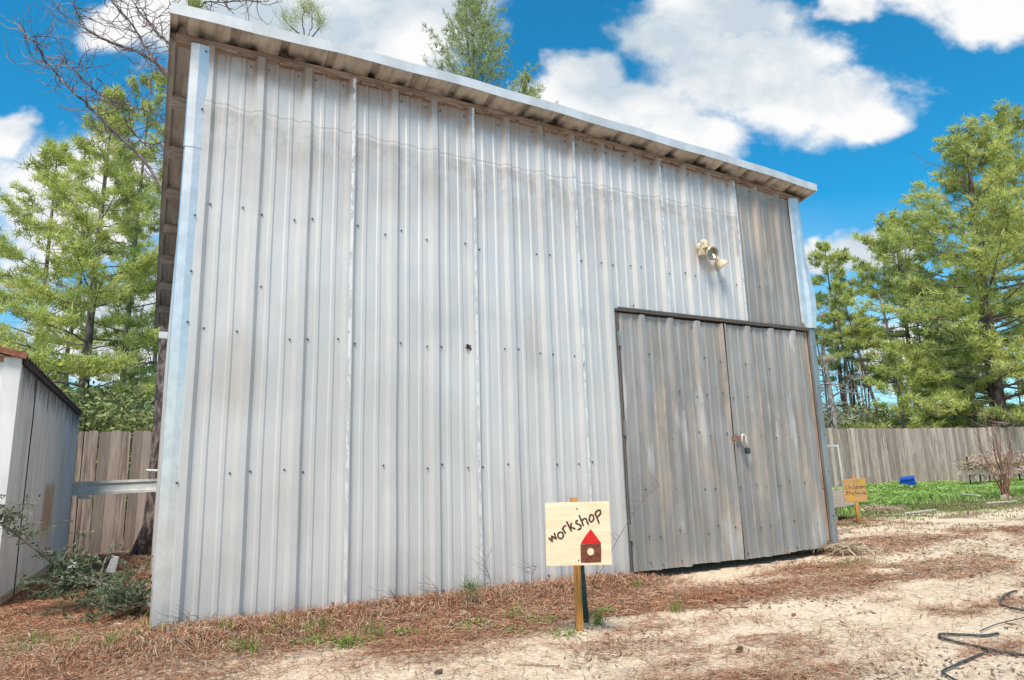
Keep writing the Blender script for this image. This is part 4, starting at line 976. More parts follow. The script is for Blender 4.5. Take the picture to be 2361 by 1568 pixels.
def pine(name, label, cat, base, H, r0, c0, Rr, seed, nl, mat=None, bark=None, group=None, el=(-.05, .55), up=.35, ln=.13, w=.014, n=9, dens=6.0, lean=(0, 0), sub=7, top_el=.8, dead=.0, prof=lambda s: (1-s)**.45*min(1, s*5+.45)*(.75+.25*math.sin(s*17)**2), cones=0, side=None):
    R = np.random.default_rng(seed); T = empty(name, base, label, cat, group); base = np.array(base, float)
    tr = [base+np.array((lean[0]*t+.05*math.sin(t*5+seed)*H*.05, lean[1]*t+.05*math.cos(t*4+seed)*H*.05, H*t)) for t in np.linspace(-.02, 1, 14)]; tr = np.array(tr)
    m = MB(); m.tube(tr, [max(.015, r0*(1-.88*t)+(.25*r0 if i == 0 else 0)) for i, t in enumerate(np.linspace(0, 1, 14))], 9, True); m.build('trunk', bark or M_BARK, T, smooth=True)
    lm = MB(); TP = []; TD = []; TR = []
    for i in range(nl):
        s = (i+R.random())/nl; h = c0+(1-c0)*s; p = interp(tr, np.array([h]))[0]; az = i*2.4+R.normal(0, .4)
        if side is not None and R.random() < side[1]: az = side[0]+R.normal(0, .8)
        L = Rr*prof(s)*(.65+.5*R.random()); L = max(L, .25)
        e0 = el[0]+(top_el-el[0])*s**1.5+R.normal(0, .12); B = bezier_limb(p, az, e0, e0+el[1]*.5, L, R)
        rr = max(.008, r0*.28*(1-s*.6)*L/Rr); lm.tube(B, list(np.linspace(rr, .005, len(B))), 4, False)
        bare = R.random() < dead
        for j in range(sub):
            t = .28+.72*(j+R.random())/sub; q = interp(B, np.array([t]))[0]; i0 = min(int(t*(len(B)-1)), len(B)-2); fd = unit(B[i0+1]-B[i0])
            a2 = math.atan2(fd[1], fd[0])+(1 if j % 2 else -1)*R.uniform(.5, 1.15); L2 = L*.40*(1.15-t*.7)*(.6+.6*R.random())
            SB = bezier_limb(q, a2, .05+R.normal(0, .12), up+R.normal(0, .15), L2, R, 5, .1); lm.tube(SB, list(np.linspace(max(.004, rr*.35), .003, 5)), 3, False)
            if bare: continue
            k = max(3, int(L2*dens*2.35)); tt = .2+.8*R.random(k); P = interp(SB, tt)+R.normal(0, .05*min(1, L2), (k, 3))*(1.9, 1.9, .8); d = unit(SB[-1]-SB[0])
            TP.append(P); TD.append(np.tile(d*.5+(0, 0, .5), (k, 1))); TR.append(np.full(k, R.normal(.5, .2) if R.random() > .07 else .0))
        if not bare:
            k = max(4, int(L*.8*dens)); tt = .5+.5*R.random(k); P = interp(B, tt)+R.normal(0, .05, (k, 3)); TP.append(P); TD.append(np.tile(unit(B[-1]-B[-3])*.6+(0, 0, .7), (k, 1))); TR.append(np.full(k, .5))
    lm.build('limbs', M_TWIG if bark is not M_LICH else M_LICH, T)
    if TP:
        TP = np.concatenate(TP); TD = np.concatenate(TD); TR = np.concatenate(TR); Q, idx = tufts(TP, TD, n, ln, w*1.35, .85, R)
        rn = np.clip(TR[idx]+R.normal(0, .13, len(idx))+(R.random(len(TP))[idx]-.5)*.35, 0, 1); bulk('crown', Q.reshape(-1, 3), 4, rn, mat or M_NEED, T)
        if cones:
            m = MB(); sel = R.choice(len(TP), cones)
            for i in sel: m.lathe([(-.025, .008), (-.01, .02), (.012, .019), (.028, .006)], TP[i]-(0, 0, .05), R.normal(0, 1, 3), 6)
            o = m.build('cones', two_tone('dark_cone', (.05, .03, .025), (.12, .08, .06), 40), T); o['kind'] = 'stuff'
    return T
def gnd(px, py, t): p = at(px, py, t); return np.array((p[0], p[1], float(ground_z(p[0], p[1]))-.05))
def tall(px, py, b): return z_over(px, py, b[0], b[1])-b[2]

# left group, beyond the board fence
b = gnd(186, 1000, 14.5); pine('pine_tree', 'broad bright green pine nearest behind the left fence', 'pine tree', b, tall(190, 205, b), .13, .18, 2.6, 21, 70, dens=8, el=(-.08, .45), ln=.16, w=.016, dead=.08, sub=9, prof=lambda s: (1-s)**.55*min(1, s*4+.6), group='pines beyond the fences')
b = gnd(62, 1000, 17); pine('pine_tree', 'pine with a grey trunk at the left edge, behind the small metal shed', 'pine tree', b, tall(60, 330, b), .12, .15, 2.7, 5, 56, dens=7, ln=.17, w=.018, dead=.12, sub=8, prof=lambda s: (1-s)**.5*min(1, s*4+.6), group='pines beyond the fences')
b = gnd(276, 1000, 16.5); pine('pine_tree', 'slender pine rising close to the left edge of the workshop roof', 'pine tree', b, tall(300, 150, b), .10, .15, 2.2, 9, 60, dens=7, ln=.15, w=.016, dead=.15, sub=8, prof=lambda s: (1-s)**.5*min(1, s*4+.6), group='pines beyond the fences')
b = gnd(345, 1000, 21); pine('pine_tree', 'pale pine farther back just left of the workshop corner', 'pine tree', b, tall(345, 400, b), .11, .12, 3.0, 14, 60, dens=7, ln=.18, w=.02, dead=.1, prof=lambda s: (1-s)**.5*min(1, s*4+.6), group='pines beyond the fences')
# close pine behind the workshop corner: rough trunk, bare lower limbs
def close_pine():
    b = at(354, 1270, 9.6); b[2] = float(ground_z(b[0], b[1]))-.05; R = np.random.default_rng(77); T = empty('pine_tree', b, 'close rough barked pine right behind the workshop corner with long bare dead limbs', 'pine tree', 'pines beyond the fences')
    z = np.linspace(0, 11.5, 26); m = MB(); m.tube([b+(0.02*math.sin(k), 0.02*math.cos(k*1.3), k) for k in z], [.165*(1-.05*k)+.16*math.exp(-k*4.5)+.008*math.sin(k*9) for k in z], 14, True)
    m.build('trunk', two_tone('thick_plated_bark', (.06, .045, .04), (.23, .175, .155), 16, (1, 1, .4), lo=.4, hi=.62, bump=.05), T, smooth=True)
    limbs = [[(388, 445), (378, 431), (340, 381), (292, 326), (251, 292), (214, 255), (178, 223), (137, 178), (109, 146), (87, 109), (73, 87), (50, 68)],
             [(420, 235), (388, 182), (356, 141), (328, 98), (310, 64), (283, 27), (246, -10), (200, -50)],
             [(410, 300), (381, 274), (337, 253), (292, 242), (237, 223), (205, 196), (169, 160), (137, 128)],
             [(440, 215), (337, 125), (292, 109), (246, 94), (205, 75), (182, 41), (169, 9)],
             [(430, 140), (388, 100), (360, 73), (319, 23), (290, -20)], [(430, 60), (405, 40), (380, -20)], [(400, 360), (372, 335), (330, 330), (300, 300), (280, 255)],
             [(440, 40), (468, 5), (520, 4), (577, 2), (613, 4)], [(517, 5), (528, 20), (540, 33)], [(445, 200), (600, 190), (704, 96), (717, 70), (722, 45), (714, 23)], [(704, 96), (697, 60), (699, 15)], [(712, 92), (733, 70), (740, 46)], [(704, 96), (672, 62), (653, 43)], [(650, 140), (666, 88), (664, 79)]]
    live = {9, 10, 11, 12, 13}
    lm = MB(); dn = []; 
    for i, pl in enumerate(limbs):
        d0 = 9.6 if i not in (0, 2) else 9.5; k = len(pl); dd = [d0-(j/(k-1))*R.uniform(-.5, 1.1) for j in range(k)]; P = np.array([at(x, y, t) for (x, y), t in zip(pl, dd)])
        P2 = interp(P, np.linspace(0, 1, k*3)); P2[1:-1] += R.normal(0, .008, P2[1:-1].shape); r0 = .028 if i < 5 and i != 2 else .014
        if i in live: r0 = .011
        lm.tube(P2, list(np.linspace(r0, .005, len(P2))), 5, False)
        if i in live: continue
        for j in range(3 if i < 8 else 0, len(P2), 1):
            if i >= 8: break
            for q in range(3 if R.random() < .6 else 2):
                L = R.uniform(.15, .75)*(1 if j > len(P2)*.3 else .7); az = R.uniform(0, 6.28); B = bezier_limb(P2[j], az, R.uniform(-.9, .9), R.uniform(.0, 1.4), L, R, 7, .28); lm.tube(B, list(np.linspace(.007, .003, 7)), 3, False)
                if R.random() < .6:
                    B2 = bezier_limb(B[3], az+R.normal(0, 1), .3, 1.0, L*.6, R, 5, .3); lm.tube(B2, list(np.linspace(.005, .0025, 5)), 3, False)
                if R.random() < .10 and i < 5: dn.append(B[-1])
    lm.build('limbs', two_tone('bare_limb_bark', (.13, .09, .085), (.30, .25, .235), 8), T)
    tip = np.array([at(x, y, 9.4) for x, y in ((653, 43), (672, 50), (690, 30), (699, 12), (708, 16), (716, 20), (724, 30), (740, 44), (734, 55), (664, 77), (455, 5), (452, 14), (449, 20))]); tip = np.repeat(tip, 3, 0)+R.normal(0, .02, (len(tip)*3, 3))
    Q, idx = tufts(tip, np.tile((0, -.1, .8), (len(tip), 1)), 22, .19, .005, .75, R); rn = np.clip(.25+R.normal(0, .15, len(idx)), 0, 1); bulk('crown', Q.reshape(-1, 3), 4, rn, M_NEED, T)
    if dn:
        dn = np.array(dn); Q, idx = tufts(dn, np.tile((.1, 0, -1.0), (len(dn), 1)), 9, .26, .004, .35, R); bulk('dead_needles', Q.reshape(-1, 3), 4, R.random(len(idx)), banded('rust_dead_needles', [(.30, .11, .07), (.42, .22, .16)]), T)
close_pine()
# centre: small coned pine above the roof, and its lower neighbour
b = gnd(1106, 1000, 15.6); pine('coned_pine', 'fine twigged pine dotted with cones rising above the middle of the roof', 'pine tree', b, tall(1100, 5, b), .11, .50, 3.3, 31, 84, M_NEEDC, M_TWIG, None, el=(.45, .6), up=.95, ln=.085, w=.009, n=8, dens=8, sub=10, top_el=1.25, cones=130, prof=lambda s: (1-s)**.62*.95+.05)
b = gnd(1243, 1000, 16.2); pine('young_pine', 'small green treetop just over the roof edge right of the coned pine', 'pine tree', b, tall(1242, 182, b), .08, .55, 2.0, 33, 44, M_NEEDC, M_TWIG, None, el=(.5, .35), up=1.0, ln=.085, w=.010, n=9, dens=12, sub=8, top_el=1.2, prof=lambda s: (1-s)**.7*.95+.05)
# right group
def Lp(b, l, t): return (math.cos(l)*t, math.sin(l)*t)
G_ = 'pines beyond the fences'
b = gnd(2300, 990, 25); pine('pine_tree', 'largest pine at the right with a thick dark trunk and layered yellow green boughs', 'pine tree', b, tall(2330, 275, b), .34, .12, 5.2, 41, 120, bark=M_BARKD, dens=5.0, ln=.20, w=.024, n=9, sub=11, dead=.10, el=(-.05, .6), top_el=.9, group=G_, prof=lambda s: (1-s)**.36*min(1, s*3+.75)*(.72+.28*math.sin(s*23)**2), lean=(1.3, 0))
b = gnd(2120, 990, 31); pine('pine_tree', 'mid sized pine left of the largest one with a bare lower trunk', 'pine tree', b, tall(2150, 500, b), .17, .36, 4.0, 42, 66, bark=M_BARKD, dens=5.5, ln=.22, w=.026, sub=9, dead=.1, group=G_, lean=(.3, 0), prof=lambda s: (1-s)**.4)
b = gnd(2440, 990, 29); pine('pine_tree', 'bright pine partly cut off by the right edge', 'pine tree', b, tall(2420, 250, b), .25, .15, 5.2, 43, 96, bark=M_BARKD, dens=5, ln=.2, w=.024, sub=10, top_el=.9, dead=.08, group=G_, prof=lambda s: (1-s)**.36*min(1, s*3+.7)*(.72+.28*math.sin(s*19)**2))
b = gnd(1953, 990, 33); pine('pine_tree', 'narrow pine beyond the dead tree with a green top', 'pine tree', b, tall(1938, 565, b), .13, .42, 2.6, 44, 44, dens=7, ln=.22, w=.026, sub=7, group=G_)
b = gnd(2052, 990, 29); pine('pine_tree', 'thin leaning pine with a bare reddish trunk and a small crown', 'pine tree', b, tall(1982, 660, b), .10, .62, 1.6, 45, 20, dens=6, ln=.2, w=.024, sub=6, lean=(-1.35, .6), group=G_)
b = gnd(2012, 990, 32); pine('pine_tree', 'thin bare pole of a pine between the dead tree and the leaning one', 'pine tree', b, tall(1958, 700, b), .085, .66, 1.2, 46, 14, dens=5, ln=.2, w=.024, sub=5, lean=(-1.1, .5), group=G_)
b = gnd(2186, 990, 34); pine('pine_tree', 'distant straight pine seen under the boughs of the largest one', 'pine tree', b, tall(2180, 620, b), .13, .45, 2.0, 47, 26, dens=5, ln=.22, w=.028, sub=6, bark=M_BARKD, group=G_)
b = gnd(2252, 990, 37); pine('pine_tree', 'far slim pine just left of the thick dark trunk', 'pine tree', b, tall(2240, 640, b), .13, .4, 2.4, 48, 26, dens=5, ln=.24, w=.03, sub=6, bark=M_BARKD, group=G_)
b = gnd(2085, 990, 25); pine('young_pine', 'low spreading young pine in front of the thin trunks', 'pine tree', b, tall(2090, 790, b), .09, .10, 2.0, 49, 30, dens=7, ln=.17, w=.02, sub=7, group=G_, prof=lambda s: (1-s)**.5)
b = gnd(2205, 990, 26); pine('young_pine', 'low green young pine below the lowest boughs at the right', 'pine tree', b, tall(2200, 840, b), .09, .10, 2.8, 50, 26, dens=8, ln=.17, w=.02, sub=8, group=G_, prof=lambda s: (1-s)**.45)
def dead_tree(px, pyt, t, seed, r0, spread, nb, label, lichen=True, leanx=0.0):
    b = gnd(px, 990, t); H = tall(px+leanx, pyt, b); R = np.random.default_rng(seed); T = empty('dead_tree', b, label, 'dead tree', 'bare dead trees right of the workshop')
    tr = np.array([b+np.array((leanx/1532*t*k*.88+.06*math.sin(k*7+seed), -leanx/1532*t*k*.4, H*k)) for k in np.linspace(0, 1, 12)]); MB().tube(tr, list(np.linspace(r0, r0*.35, 12)), 8).build('trunk', M_LICH, T, smooth=True); m = MB()
    for i in range(nb):
        h = .12+.86*(i+R.random())/nb; p = interp(tr, np.array([h]))[0]; L = spread*(.35+.8*R.random())*(1.15-.6*h); B = bezier_limb(p, i*2.4+R.normal(0, .5), R.uniform(-.3, .8), R.uniform(-.6, .9), L, R, 9, .3); m.tube(B, list(np.linspace(.035 if R.random() < .3 else .02, .006, 9)), 4, False)
        for j in range(2, 9):
            for k in range(2):
                B2 = bezier_limb(B[j], R.uniform(0, 6.28), R.uniform(-.7, .9), R.uniform(-.5, 1), L*R.uniform(.15, .42), R, 6, .35); m.tube(B2, list(np.linspace(.011, .004, 6)), 3, False)
                if R.random() < .5:
                    B3 = bezier_limb(B2[3], R.uniform(0, 6.28), R.uniform(-.7, .9), R.uniform(-.5, 1), L*.15, R, 4, .35); m.tube(B3, [.006, .005, .004, .003], 3, False)
    m.build('limbs', M_LICH, T)
dead_tree(1888, 618, 21.5, 3, .14, 1.5, 34, 'tall snapped dead trunk with crooked pale twigs right beside the workshop corner', leanx=-28)
dead_tree(1922, 800, 23.5, 4, .17, 1.7, 26, 'second dead tree with a thicker flaky trunk, just right of the snapped one')
dead_tree(2000, 840, 27, 6, .07, 1.6, 20, 'small bare tree with pale twigs under the narrow pine')
# underwood behind the fences
def underwood(name, label, x0, x1, y0, y1, h, n, seed, mat, sz=.10):
    R = np.random.default_rng(seed); k = n//26; cx = R.uniform(x0, x1, k); cy = y0+(y1-y0)*R.random(k)**1.3; hh = h*(.25+.75*fbm(cx, cy*0, .5, seed, 3)*1.5)*(.8+.5*(cy-y0)/(y1-y0)); cz = hh*R.random(k)**.8
    c = np.stack([cx, cy, cz], 1); P = np.repeat(c, 26, 0)+R.normal(0, 1, (k*26, 3))*(.30, .30, .17); d = unit(R.normal(0, 1, P.shape)); s = unit(np.cross(d, R.normal(0, 1, P.shape))); L = sz*(.6+.8*R.random((len(P), 1)))
    Q = np.stack([P-s*L*.25, P+d*L*.5-s*0, P+s*L*.25, P-d*L*.5], 1); rn = np.clip(np.repeat(R.random(k), 26)*.7+R.random(len(P))*.3, 0, 1)
    o = bulk(name, Q.reshape(-1, 3), 4, rn, mat, None, (x0, y0, 0)); tag(o, label, 'undergrowth', kind='stuff')
underwood('undergrowth', 'green underwood massed behind the left board fence', -9, 4, 9.5, 24, 4.2, 170000, 1, M_UNDER, .10)
underwood('undergrowth', 'green brown underwood massed behind the long grey fence', 11, 60, 11.5, 40, 4.4, 260000, 2, M_UNDER, .17)
def poles(name, label, x0, x1, y0, y1, n, seed, h=7):
    R = np.random.default_rng(seed)
    for i in range(n):
        x, y = R.uniform(x0, x1), R.uniform(y0, y1); H = h*R.uniform(.7, 1.4); r = R.uniform(.05, .11); T = empty('thin_tree', (x, y, -.1), label, 'tree trunk', 'thin trunks in the woods behind the fences')
        P = [np.array((x+.25*t*R.normal(), y, -.1+H*t)) for t in np.linspace(0, 1, 5)]; MB().tube(P, list(np.linspace(r, r*.4, 5)), 6).build('trunk', M_BARKD if i % 2 else M_BARK, T, smooth=True); m = MB()
        for j in range(16):
            p = interp(np.array(P), np.array([R.uniform(.2, 1)]))[0]; B = bezier_limb(p, R.uniform(0, 6.28), R.uniform(-.2, .6), R.uniform(0, .8), R.uniform(.5, 1.6), R, 6, .2); m.tube(B, list(np.linspace(.016, .006, 6)), 3, False)
            B2 = bezier_limb(B[3], R.uniform(0, 6.28), R.uniform(-.2, .6), .5, .6, R, 5, .2); m.tube(B2, list(np.linspace(.01, .005, 5)), 3, False)
        m.build('limbs', M_TWIG, T)
poles('thin_tree', 'thin bare trunk among others in the dim woods behind the fences', 17, 52, 13, 30, 22, 61)
poles('thin_tree', 'thin bare trunk among others in the dim woods behind the fences', 21, 36, 13, 22, 14, 63, 7.5)
poles('thin_tree', 'thin bare trunk among others in the dim woods behind the fences', -8, 1, 18, 26, 7, 62, 9)

# ------------------------------------------------------------------ fallen leafy branch at the left corner
def fallen_branch():
    R = np.random.default_rng(12); px = [(356, 1402), (330, 1385), (300, 1367), (240, 1347), (180, 1326), (115, 1292), (60, 1250), (5, 1208), (-40, 1180)]
    dep = [4.05, 4.15, 4.25, 4.4, 4.5, 4.5, 4.4, 4.3, 4.2]; P = np.array([at(x, y, t) for (x, y), t in zip(px, dep)]); T = empty('fallen_branch', (P[0][0], P[0][1], -.05), 'cut leafy branch with dark green leaves lying between the shed and the workshop corner', 'branch')
    P2 = interp(P, np.linspace(0, 1, 26)); MB().tube(P2, list(np.linspace(.013, .006, 26)), 6).build('stem', M_LICH, T, smooth=True); m = MB(); LP = []; LD = []
    for i in range(2, 26):
        for k in range(6 if i < 16 else 2):
            low = 3 < i < 18 and R.random() < .8
            az = R.uniform(0, 6.28); B = bezier_limb(P2[i], az, R.uniform(-.8, -.1) if low else R.uniform(0, 1.0), R.uniform(-.2, .3) if low else R.uniform(.3, 1), R.uniform(.12, .40), R, 7, .22)
            B[:, 2] = np.maximum(B[:, 2], ground_z(B[:, 0], B[:, 1])+.01); m.tube(B, list(np.linspace(.004, .0018, 7)), 3, False)
            for j in range(1, 7):
                for q in range(2):
                    if R.random() < .5: continue
                    B3 = bezier_limb(B[j], R.uniform(0, 6.28), R.uniform(-.4, .6), .3, R.uniform(.04, .14), R, 4, .2); B3[:, 2] = np.maximum(B3[:, 2], ground_z(B3[:, 0], B3[:, 1])+.008); m.tube(B3, [.0022, .002, .0015, .001], 3, False)
                    n = 10 if low else 5; t = R.random(n); LP.append(interp(B3, t)+R.normal(0, .008, (n, 3))); LD.append(np.tile(unit(B3[-1]-B3[0]), (n, 1)))
    m.build('twigs', two_tone('green_grey_twigs', (.12, .11, .08), (.27, .25, .20), 20), T); LP = np.concatenate(LP); d = unit(np.concatenate(LD)+R.normal(0, .8, LP.shape)); s = unit(np.cross(d, R.normal(0, 1, LP.shape))); L = .016+.018*R.random((len(LP), 1)); LP[:, 2] = np.maximum(LP[:, 2], ground_z(LP[:, 0], LP[:, 1])+.006)
    Q = np.stack([LP-s*L*.0, LP+d*L*.5-s*L*.28, LP+d*L, LP+d*L*.5+s*L*.28], 1); bulk('leaves', Q.reshape(-1, 3), 4, R.random(len(LP)), banded('small_dark_leaves', [(.04, .065, .03), (.07, .11, .05), (.12, .16, .08), (.22, .25, .15)], .45, trans=.15), T)
fallen_branch()

# ------------------------------------------------------------------ litter, straw and weeds
def scatter(n, x0, x1, y0, y1, fn, R, bias=True):
    out = []; 
    while sum(map(len, out)) < n:
        x = R.uniform(x0, x1, 60000); y = R.uniform(y0, y1, 60000); d = np.hypot(x-CAM[0], y-CAM[1]); k = fn(x, y)*np.clip(3.0/d, .05, 1.2)**1.5
        inside = ((x < -.0) | (x > BW) | (y < -.035) | (y > DEPTH))
        s = (R.random(60000) < k) & inside; out.append(np.stack([x[s], y[s]], 1))
    return np.concatenate(out)[:n]
def needles(name, label, n, region, fn, ln, w, mat, seed, lift=.012, curl=.25, up=.10, kind_cat='pine litter'):
    R = np.random.default_rng(seed); P = scatter(n, *region, fn, R); k = len(P); a = R.uniform(0, 6.28, k); L = ln*(.5+.8*R.random(k)); b = a+R.normal(0, curl*2, k)
    far = np.clip(np.hypot(P[:, 0]-CAM[0], P[:, 1]-CAM[1])/3.2, 1, 4); ww = w*far
    p0 = P; p1 = p0+np.stack([np.cos(a), np.sin(a)], 1)*(L/2)[:, None]; p2 = p1+np.stack([np.cos(b), np.sin(b)], 1)*(L/2)[:, None]
    z0 = ground_z(p0[:, 0], p0[:, 1])+R.random(k)*lift; z1 = ground_z(p1[:, 0], p1[:, 1])+R.random(k)*lift+R.random(k)*L*up; z2 = ground_z(p2[:, 0], p2[:, 1])+.002+R.random(k)*lift+R.random(k)*L*up*.6
    A = [np.column_stack([p, z]) for p, z in ((p0, z0), (p1, z1), (p2, z2))]; s = np.stack([-np.sin(a), np.cos(a), R.normal(0, .35, k)], 1)*ww[:, None]/2
    for q in A:                                                   # keep clear of the wall sheets
        m_ = (q[:, 0] > -.02) & (q[:, 0] < BW) & (q[:, 1] > -.04) & (q[:, 1] < 1.0); q[m_, 1] = -.04
    Q = np.stack([np.stack([A[0]-s, A[0]+s, A[1]+s, A[1]-s], 1), np.stack([A[1]-s, A[1]+s, A[2]+s*.4, A[2]-s*.4], 1)], 1).reshape(-1, 3); rn = np.repeat(R.random(k), 2)
    o = bulk(name, Q, 4, rn, mat); return tag(o, label, kind_cat, kind='stuff')
M_NL = banded('brown_needles', [(.13, .055, .033), (.29, .12, .062), (.43, .20, .11), (.56, .36, .23)], .7)
M_SG = banded('straw', [(.16, .10, .06), (.34, .25, .16), (.52, .42, .30), (.60, .50, .38)], .7)
REG = (-2.6, 9.0, -3.2, 7.5)
needles('pine_litter', 'rust brown pine needles strewn thickly along the wall and thinly over the sand', 150000, REG, lambda x, y: np.clip(litter(x, y)**1.6, 0.012, 1), .075, .0019, M_NL, 1, .02)
needles('straw_litter', 'pale straw and grass stems mixed over the ground', 26000, REG, lambda x, y: np.clip(.15+litter(x, y)*.5, 0, 1)*sst(.35, .6, fbm(x, y, 1.6, 11)), .085, .0028, M_SG, 2, .015)
needles('dark_debris', 'dark crumbs of bark and old twigs over the sand', 7000, REG, lambda x, y: .5*sst(.5, .7, fbm(x, y, 2.2, 15)), .022, .007, banded('dark_debris_brown', [(.09, .06, .04), (.18, .12, .085), (.28, .20, .15)]), 3, .008)
def wall_band(x, y): return np.exp(-((y+.18)/.20)**2)*sst(3.6, 3.1, x)*sst(-.5, -.2, x)*(.35+1.1*sst(.4, .62, fbm(x, y, 1.4, 21)))+1.2*np.exp(-((x-.05)/.55)**2-((y+.42)/.22)**2)+.8*np.exp(-((x-5.85)/.35)**2-((y-.0)/.3)**2)
needles('dry_weeds', 'tangled dry weeds and curled dead grass banked along the foot of the wall', 4200, (-.8, 6.6, -1.0, .6), wall_band, .075, .0022, M_SG, 4, .025, .8, .40, 'dry weeds')
needles('dry_twigs', 'tangled reddish dry stems along the foot of the wall', 9000, (-.8, 6.6, -1.0, .6), wall_band, .07, .0020, M_NL, 5, .035, .9, .45, 'dry weeds')
def grass(name, label, spots, n, h, w, mat, seed, cat='grass'):
    R = np.random.default_rng(seed); c = np.array(spots); i = R.integers(0, len(c), n); P = c[i, :2]+R.normal(0, 1, (n, 2))*c[i, 2:3]; z = ground_z(P[:, 0], P[:, 1]); a = R.uniform(0, 6.28, n); H = h*(.4+.9*R.random(n)); le = H*R.uniform(.1, .8, n)
    p0 = np.column_stack([P, z-.005]); d = np.stack([np.cos(a), np.sin(a)], 1); p1 = np.column_stack([P+d*(le*.35)[:, None], z+H*.6]); p2 = np.column_stack([P+d*le[:, None], z+H*.9]); s = np.column_stack([-d[:, 1], d[:, 0], 0*a])*w/2
    Q = np.stack([np.stack([p0-s, p0+s, p1+s*.8, p1-s*.8], 1), np.stack([p1-s*.8, p1+s*.8, p2+s*.1, p2-s*.1], 1)], 1).reshape(-1, 3); return tag(bulk(name, Q, 4, np.repeat(R.random(n), 2), mat), label, cat, kind='stuff')
M_GR = banded('fresh_grass', [(.09, .14, .03), (.16, .24, .045), (.24, .34, .07), (.33, .42, .12)], .5, trans=.3)
sp = [(*at_z(x, y, 0)[:2], r_) for x, y, r_ in ((640, 1447, .05), (700, 1452, .05), (740, 1443, .04), (520, 1468, .03), (300, 1490, .05), (345, 1440, .05), (250, 1505, .03), (380, 1476, .04), (555, 1500, .05), (90, 1470, .05), (180, 1480, .06), (40, 1490, .06), (310, 1400, .04), (1940, 1300, .06), (1985, 1290, .08), (1180, 1415, .03), (860, 1455, .03), (1560, 1400, .02), (1380, 1425, .02), (1470, 1350, .02), (800, 1478, .02))]
grass('grass_tufts', 'small green grass tufts growing from the litter along the wall and by the branch', sp, 900, .085, .0032, M_GR, 6)
# low green weeds: small leaf rosettes
def weeds(name, label, spots, n, mat, seed, sz=.02, h=.03):
    R = np.random.default_rng(seed); c = np.array(spots); i = R.integers(0, len(c), n); P = c[i, :2]+R.normal(0, 1, (n, 2))*c[i, 2:3]; P = np.column_stack([P, ground_z(P[:, 0], P[:, 1])+h*R.random(n)]); d = unit(R.normal(0, 1, P.shape)*(1, 1, .4)); s = unit(np.cross(d, (0, 0, 1))+R.normal(0, .3, P.shape)); L = sz*(.6+.8*R.random((n, 1)))
    Q = np.stack([P, P+d*L*.5-s*L*.3, P+d*L, P+d*L*.5+s*L*.3], 1); return tag(bulk(name, Q.reshape(-1, 3), 4, R.random(n), mat), label, 'weeds', kind='stuff')
sp = [(*at_z(x, y, 0)[:2], .045) for x, y in ((625, 1462), (720, 1470), (790, 1475), (830, 1470), (1180, 1440), (1300, 1450), (560, 1490), (1090, 1430), (1250, 1420), (1395, 1400), (740, 1463), (930, 1450))]
weeds('low_weeds', 'low leafy green weeds in the litter left of the sign', sp, 1300, M_GR, 9)
M_WG = banded('lush_weeds', [(.14, .23, .06), (.23, .36, .08), (.33, .48, .12), (.44, .57, .18), (.52, .58, .28)], .6, trans=.3)
def lawn(name, label, n, h0, mat, seed, w, dens, cat, flat_=False):
    R = np.random.default_rng(seed); x = R.uniform(7.2, 34, n*6); y = R.uniform(.3, 8.9, n*6); k = (R.random(n*6) < dens(x, y)); x, y = x[k][:n], y[k][:n]; n = len(x); z = ground_z(x, y); a = R.uniform(0, 6.28, n); H = h0(x, y)*(.35+.9*R.random(n))
    P = np.column_stack([x, y, z]); d = np.column_stack([np.cos(a), np.sin(a), 0*a]); s = np.column_stack([-d[:, 1], d[:, 0], 0*a])*w*(.6+.8*R.random((n, 1)))
    if flat_: c = P+(0, 0, 1)*H[:, None]; tilt = R.normal(0, .4, (n, 1))*np.array((0, 0, 1)); Q = np.stack([c-s, c+(d+tilt)*w*1.2, c+s, c-(d+tilt)*w*1.2], 1)
    else: Q = np.stack([P-s*.5, P+s*.5, P+s*.12+d*(H*.35)[:, None]+np.column_stack([0*a, 0*a, H]), P-s*.12+d*(H*.35)[:, None]+np.column_stack([0*a, 0*a, H])], 1)
    return tag(bulk(name, Q.reshape(-1, 3), 4, np.clip(.55*fbm(x, y, 1.1, seed)*1.5+R.random(n)*.5-.15, 0, 1), mat), label, cat, kind='stuff')
ed = lambda x: 2.35+.05*(x-10)
lawn('lush_weeds', 'bright green weeds and clover along the far grey fence', 130000, lambda x, y: .03+.13*fbm(x, y, .9, 31), M_WG, 31, .026, lambda x, y: grassy(x, y)*sst(3.0, 4.2, y-.05*(x-10)+(fbm(x, y, 1, 4)-.5)*3.5), 'weeds', True)
lawn('lush_grass', 'fresh green grass mixed through the weeds by the far fence', 50000, lambda x, y: .04+.10*fbm(x, y, .9, 33), M_WG, 33, .016, lambda x, y: grassy(x, y)*sst(2.2, 3.8, y-.05*(x-10)+(fbm(x, y, 1, 14)-.5)*2.5), 'grass')
lawn('thin_grass', 'thin yellowish grass between the sand and the weeds', 45000, lambda x, y: .012+.03*fbm(x, y, .9, 35), banded('dull_grass', [(.16, .13, .06), (.22, .22, .08), (.18, .26, .07), (.36, .32, .18)], .7, trans=.2), 35, .016, lambda x, y: sst(0, 1.6, y-ed(x)+1.5+(fbm(x, y, 1.2, 8)-.5)*3.2)*sst(5, 3.6, y)*.7, 'grass')
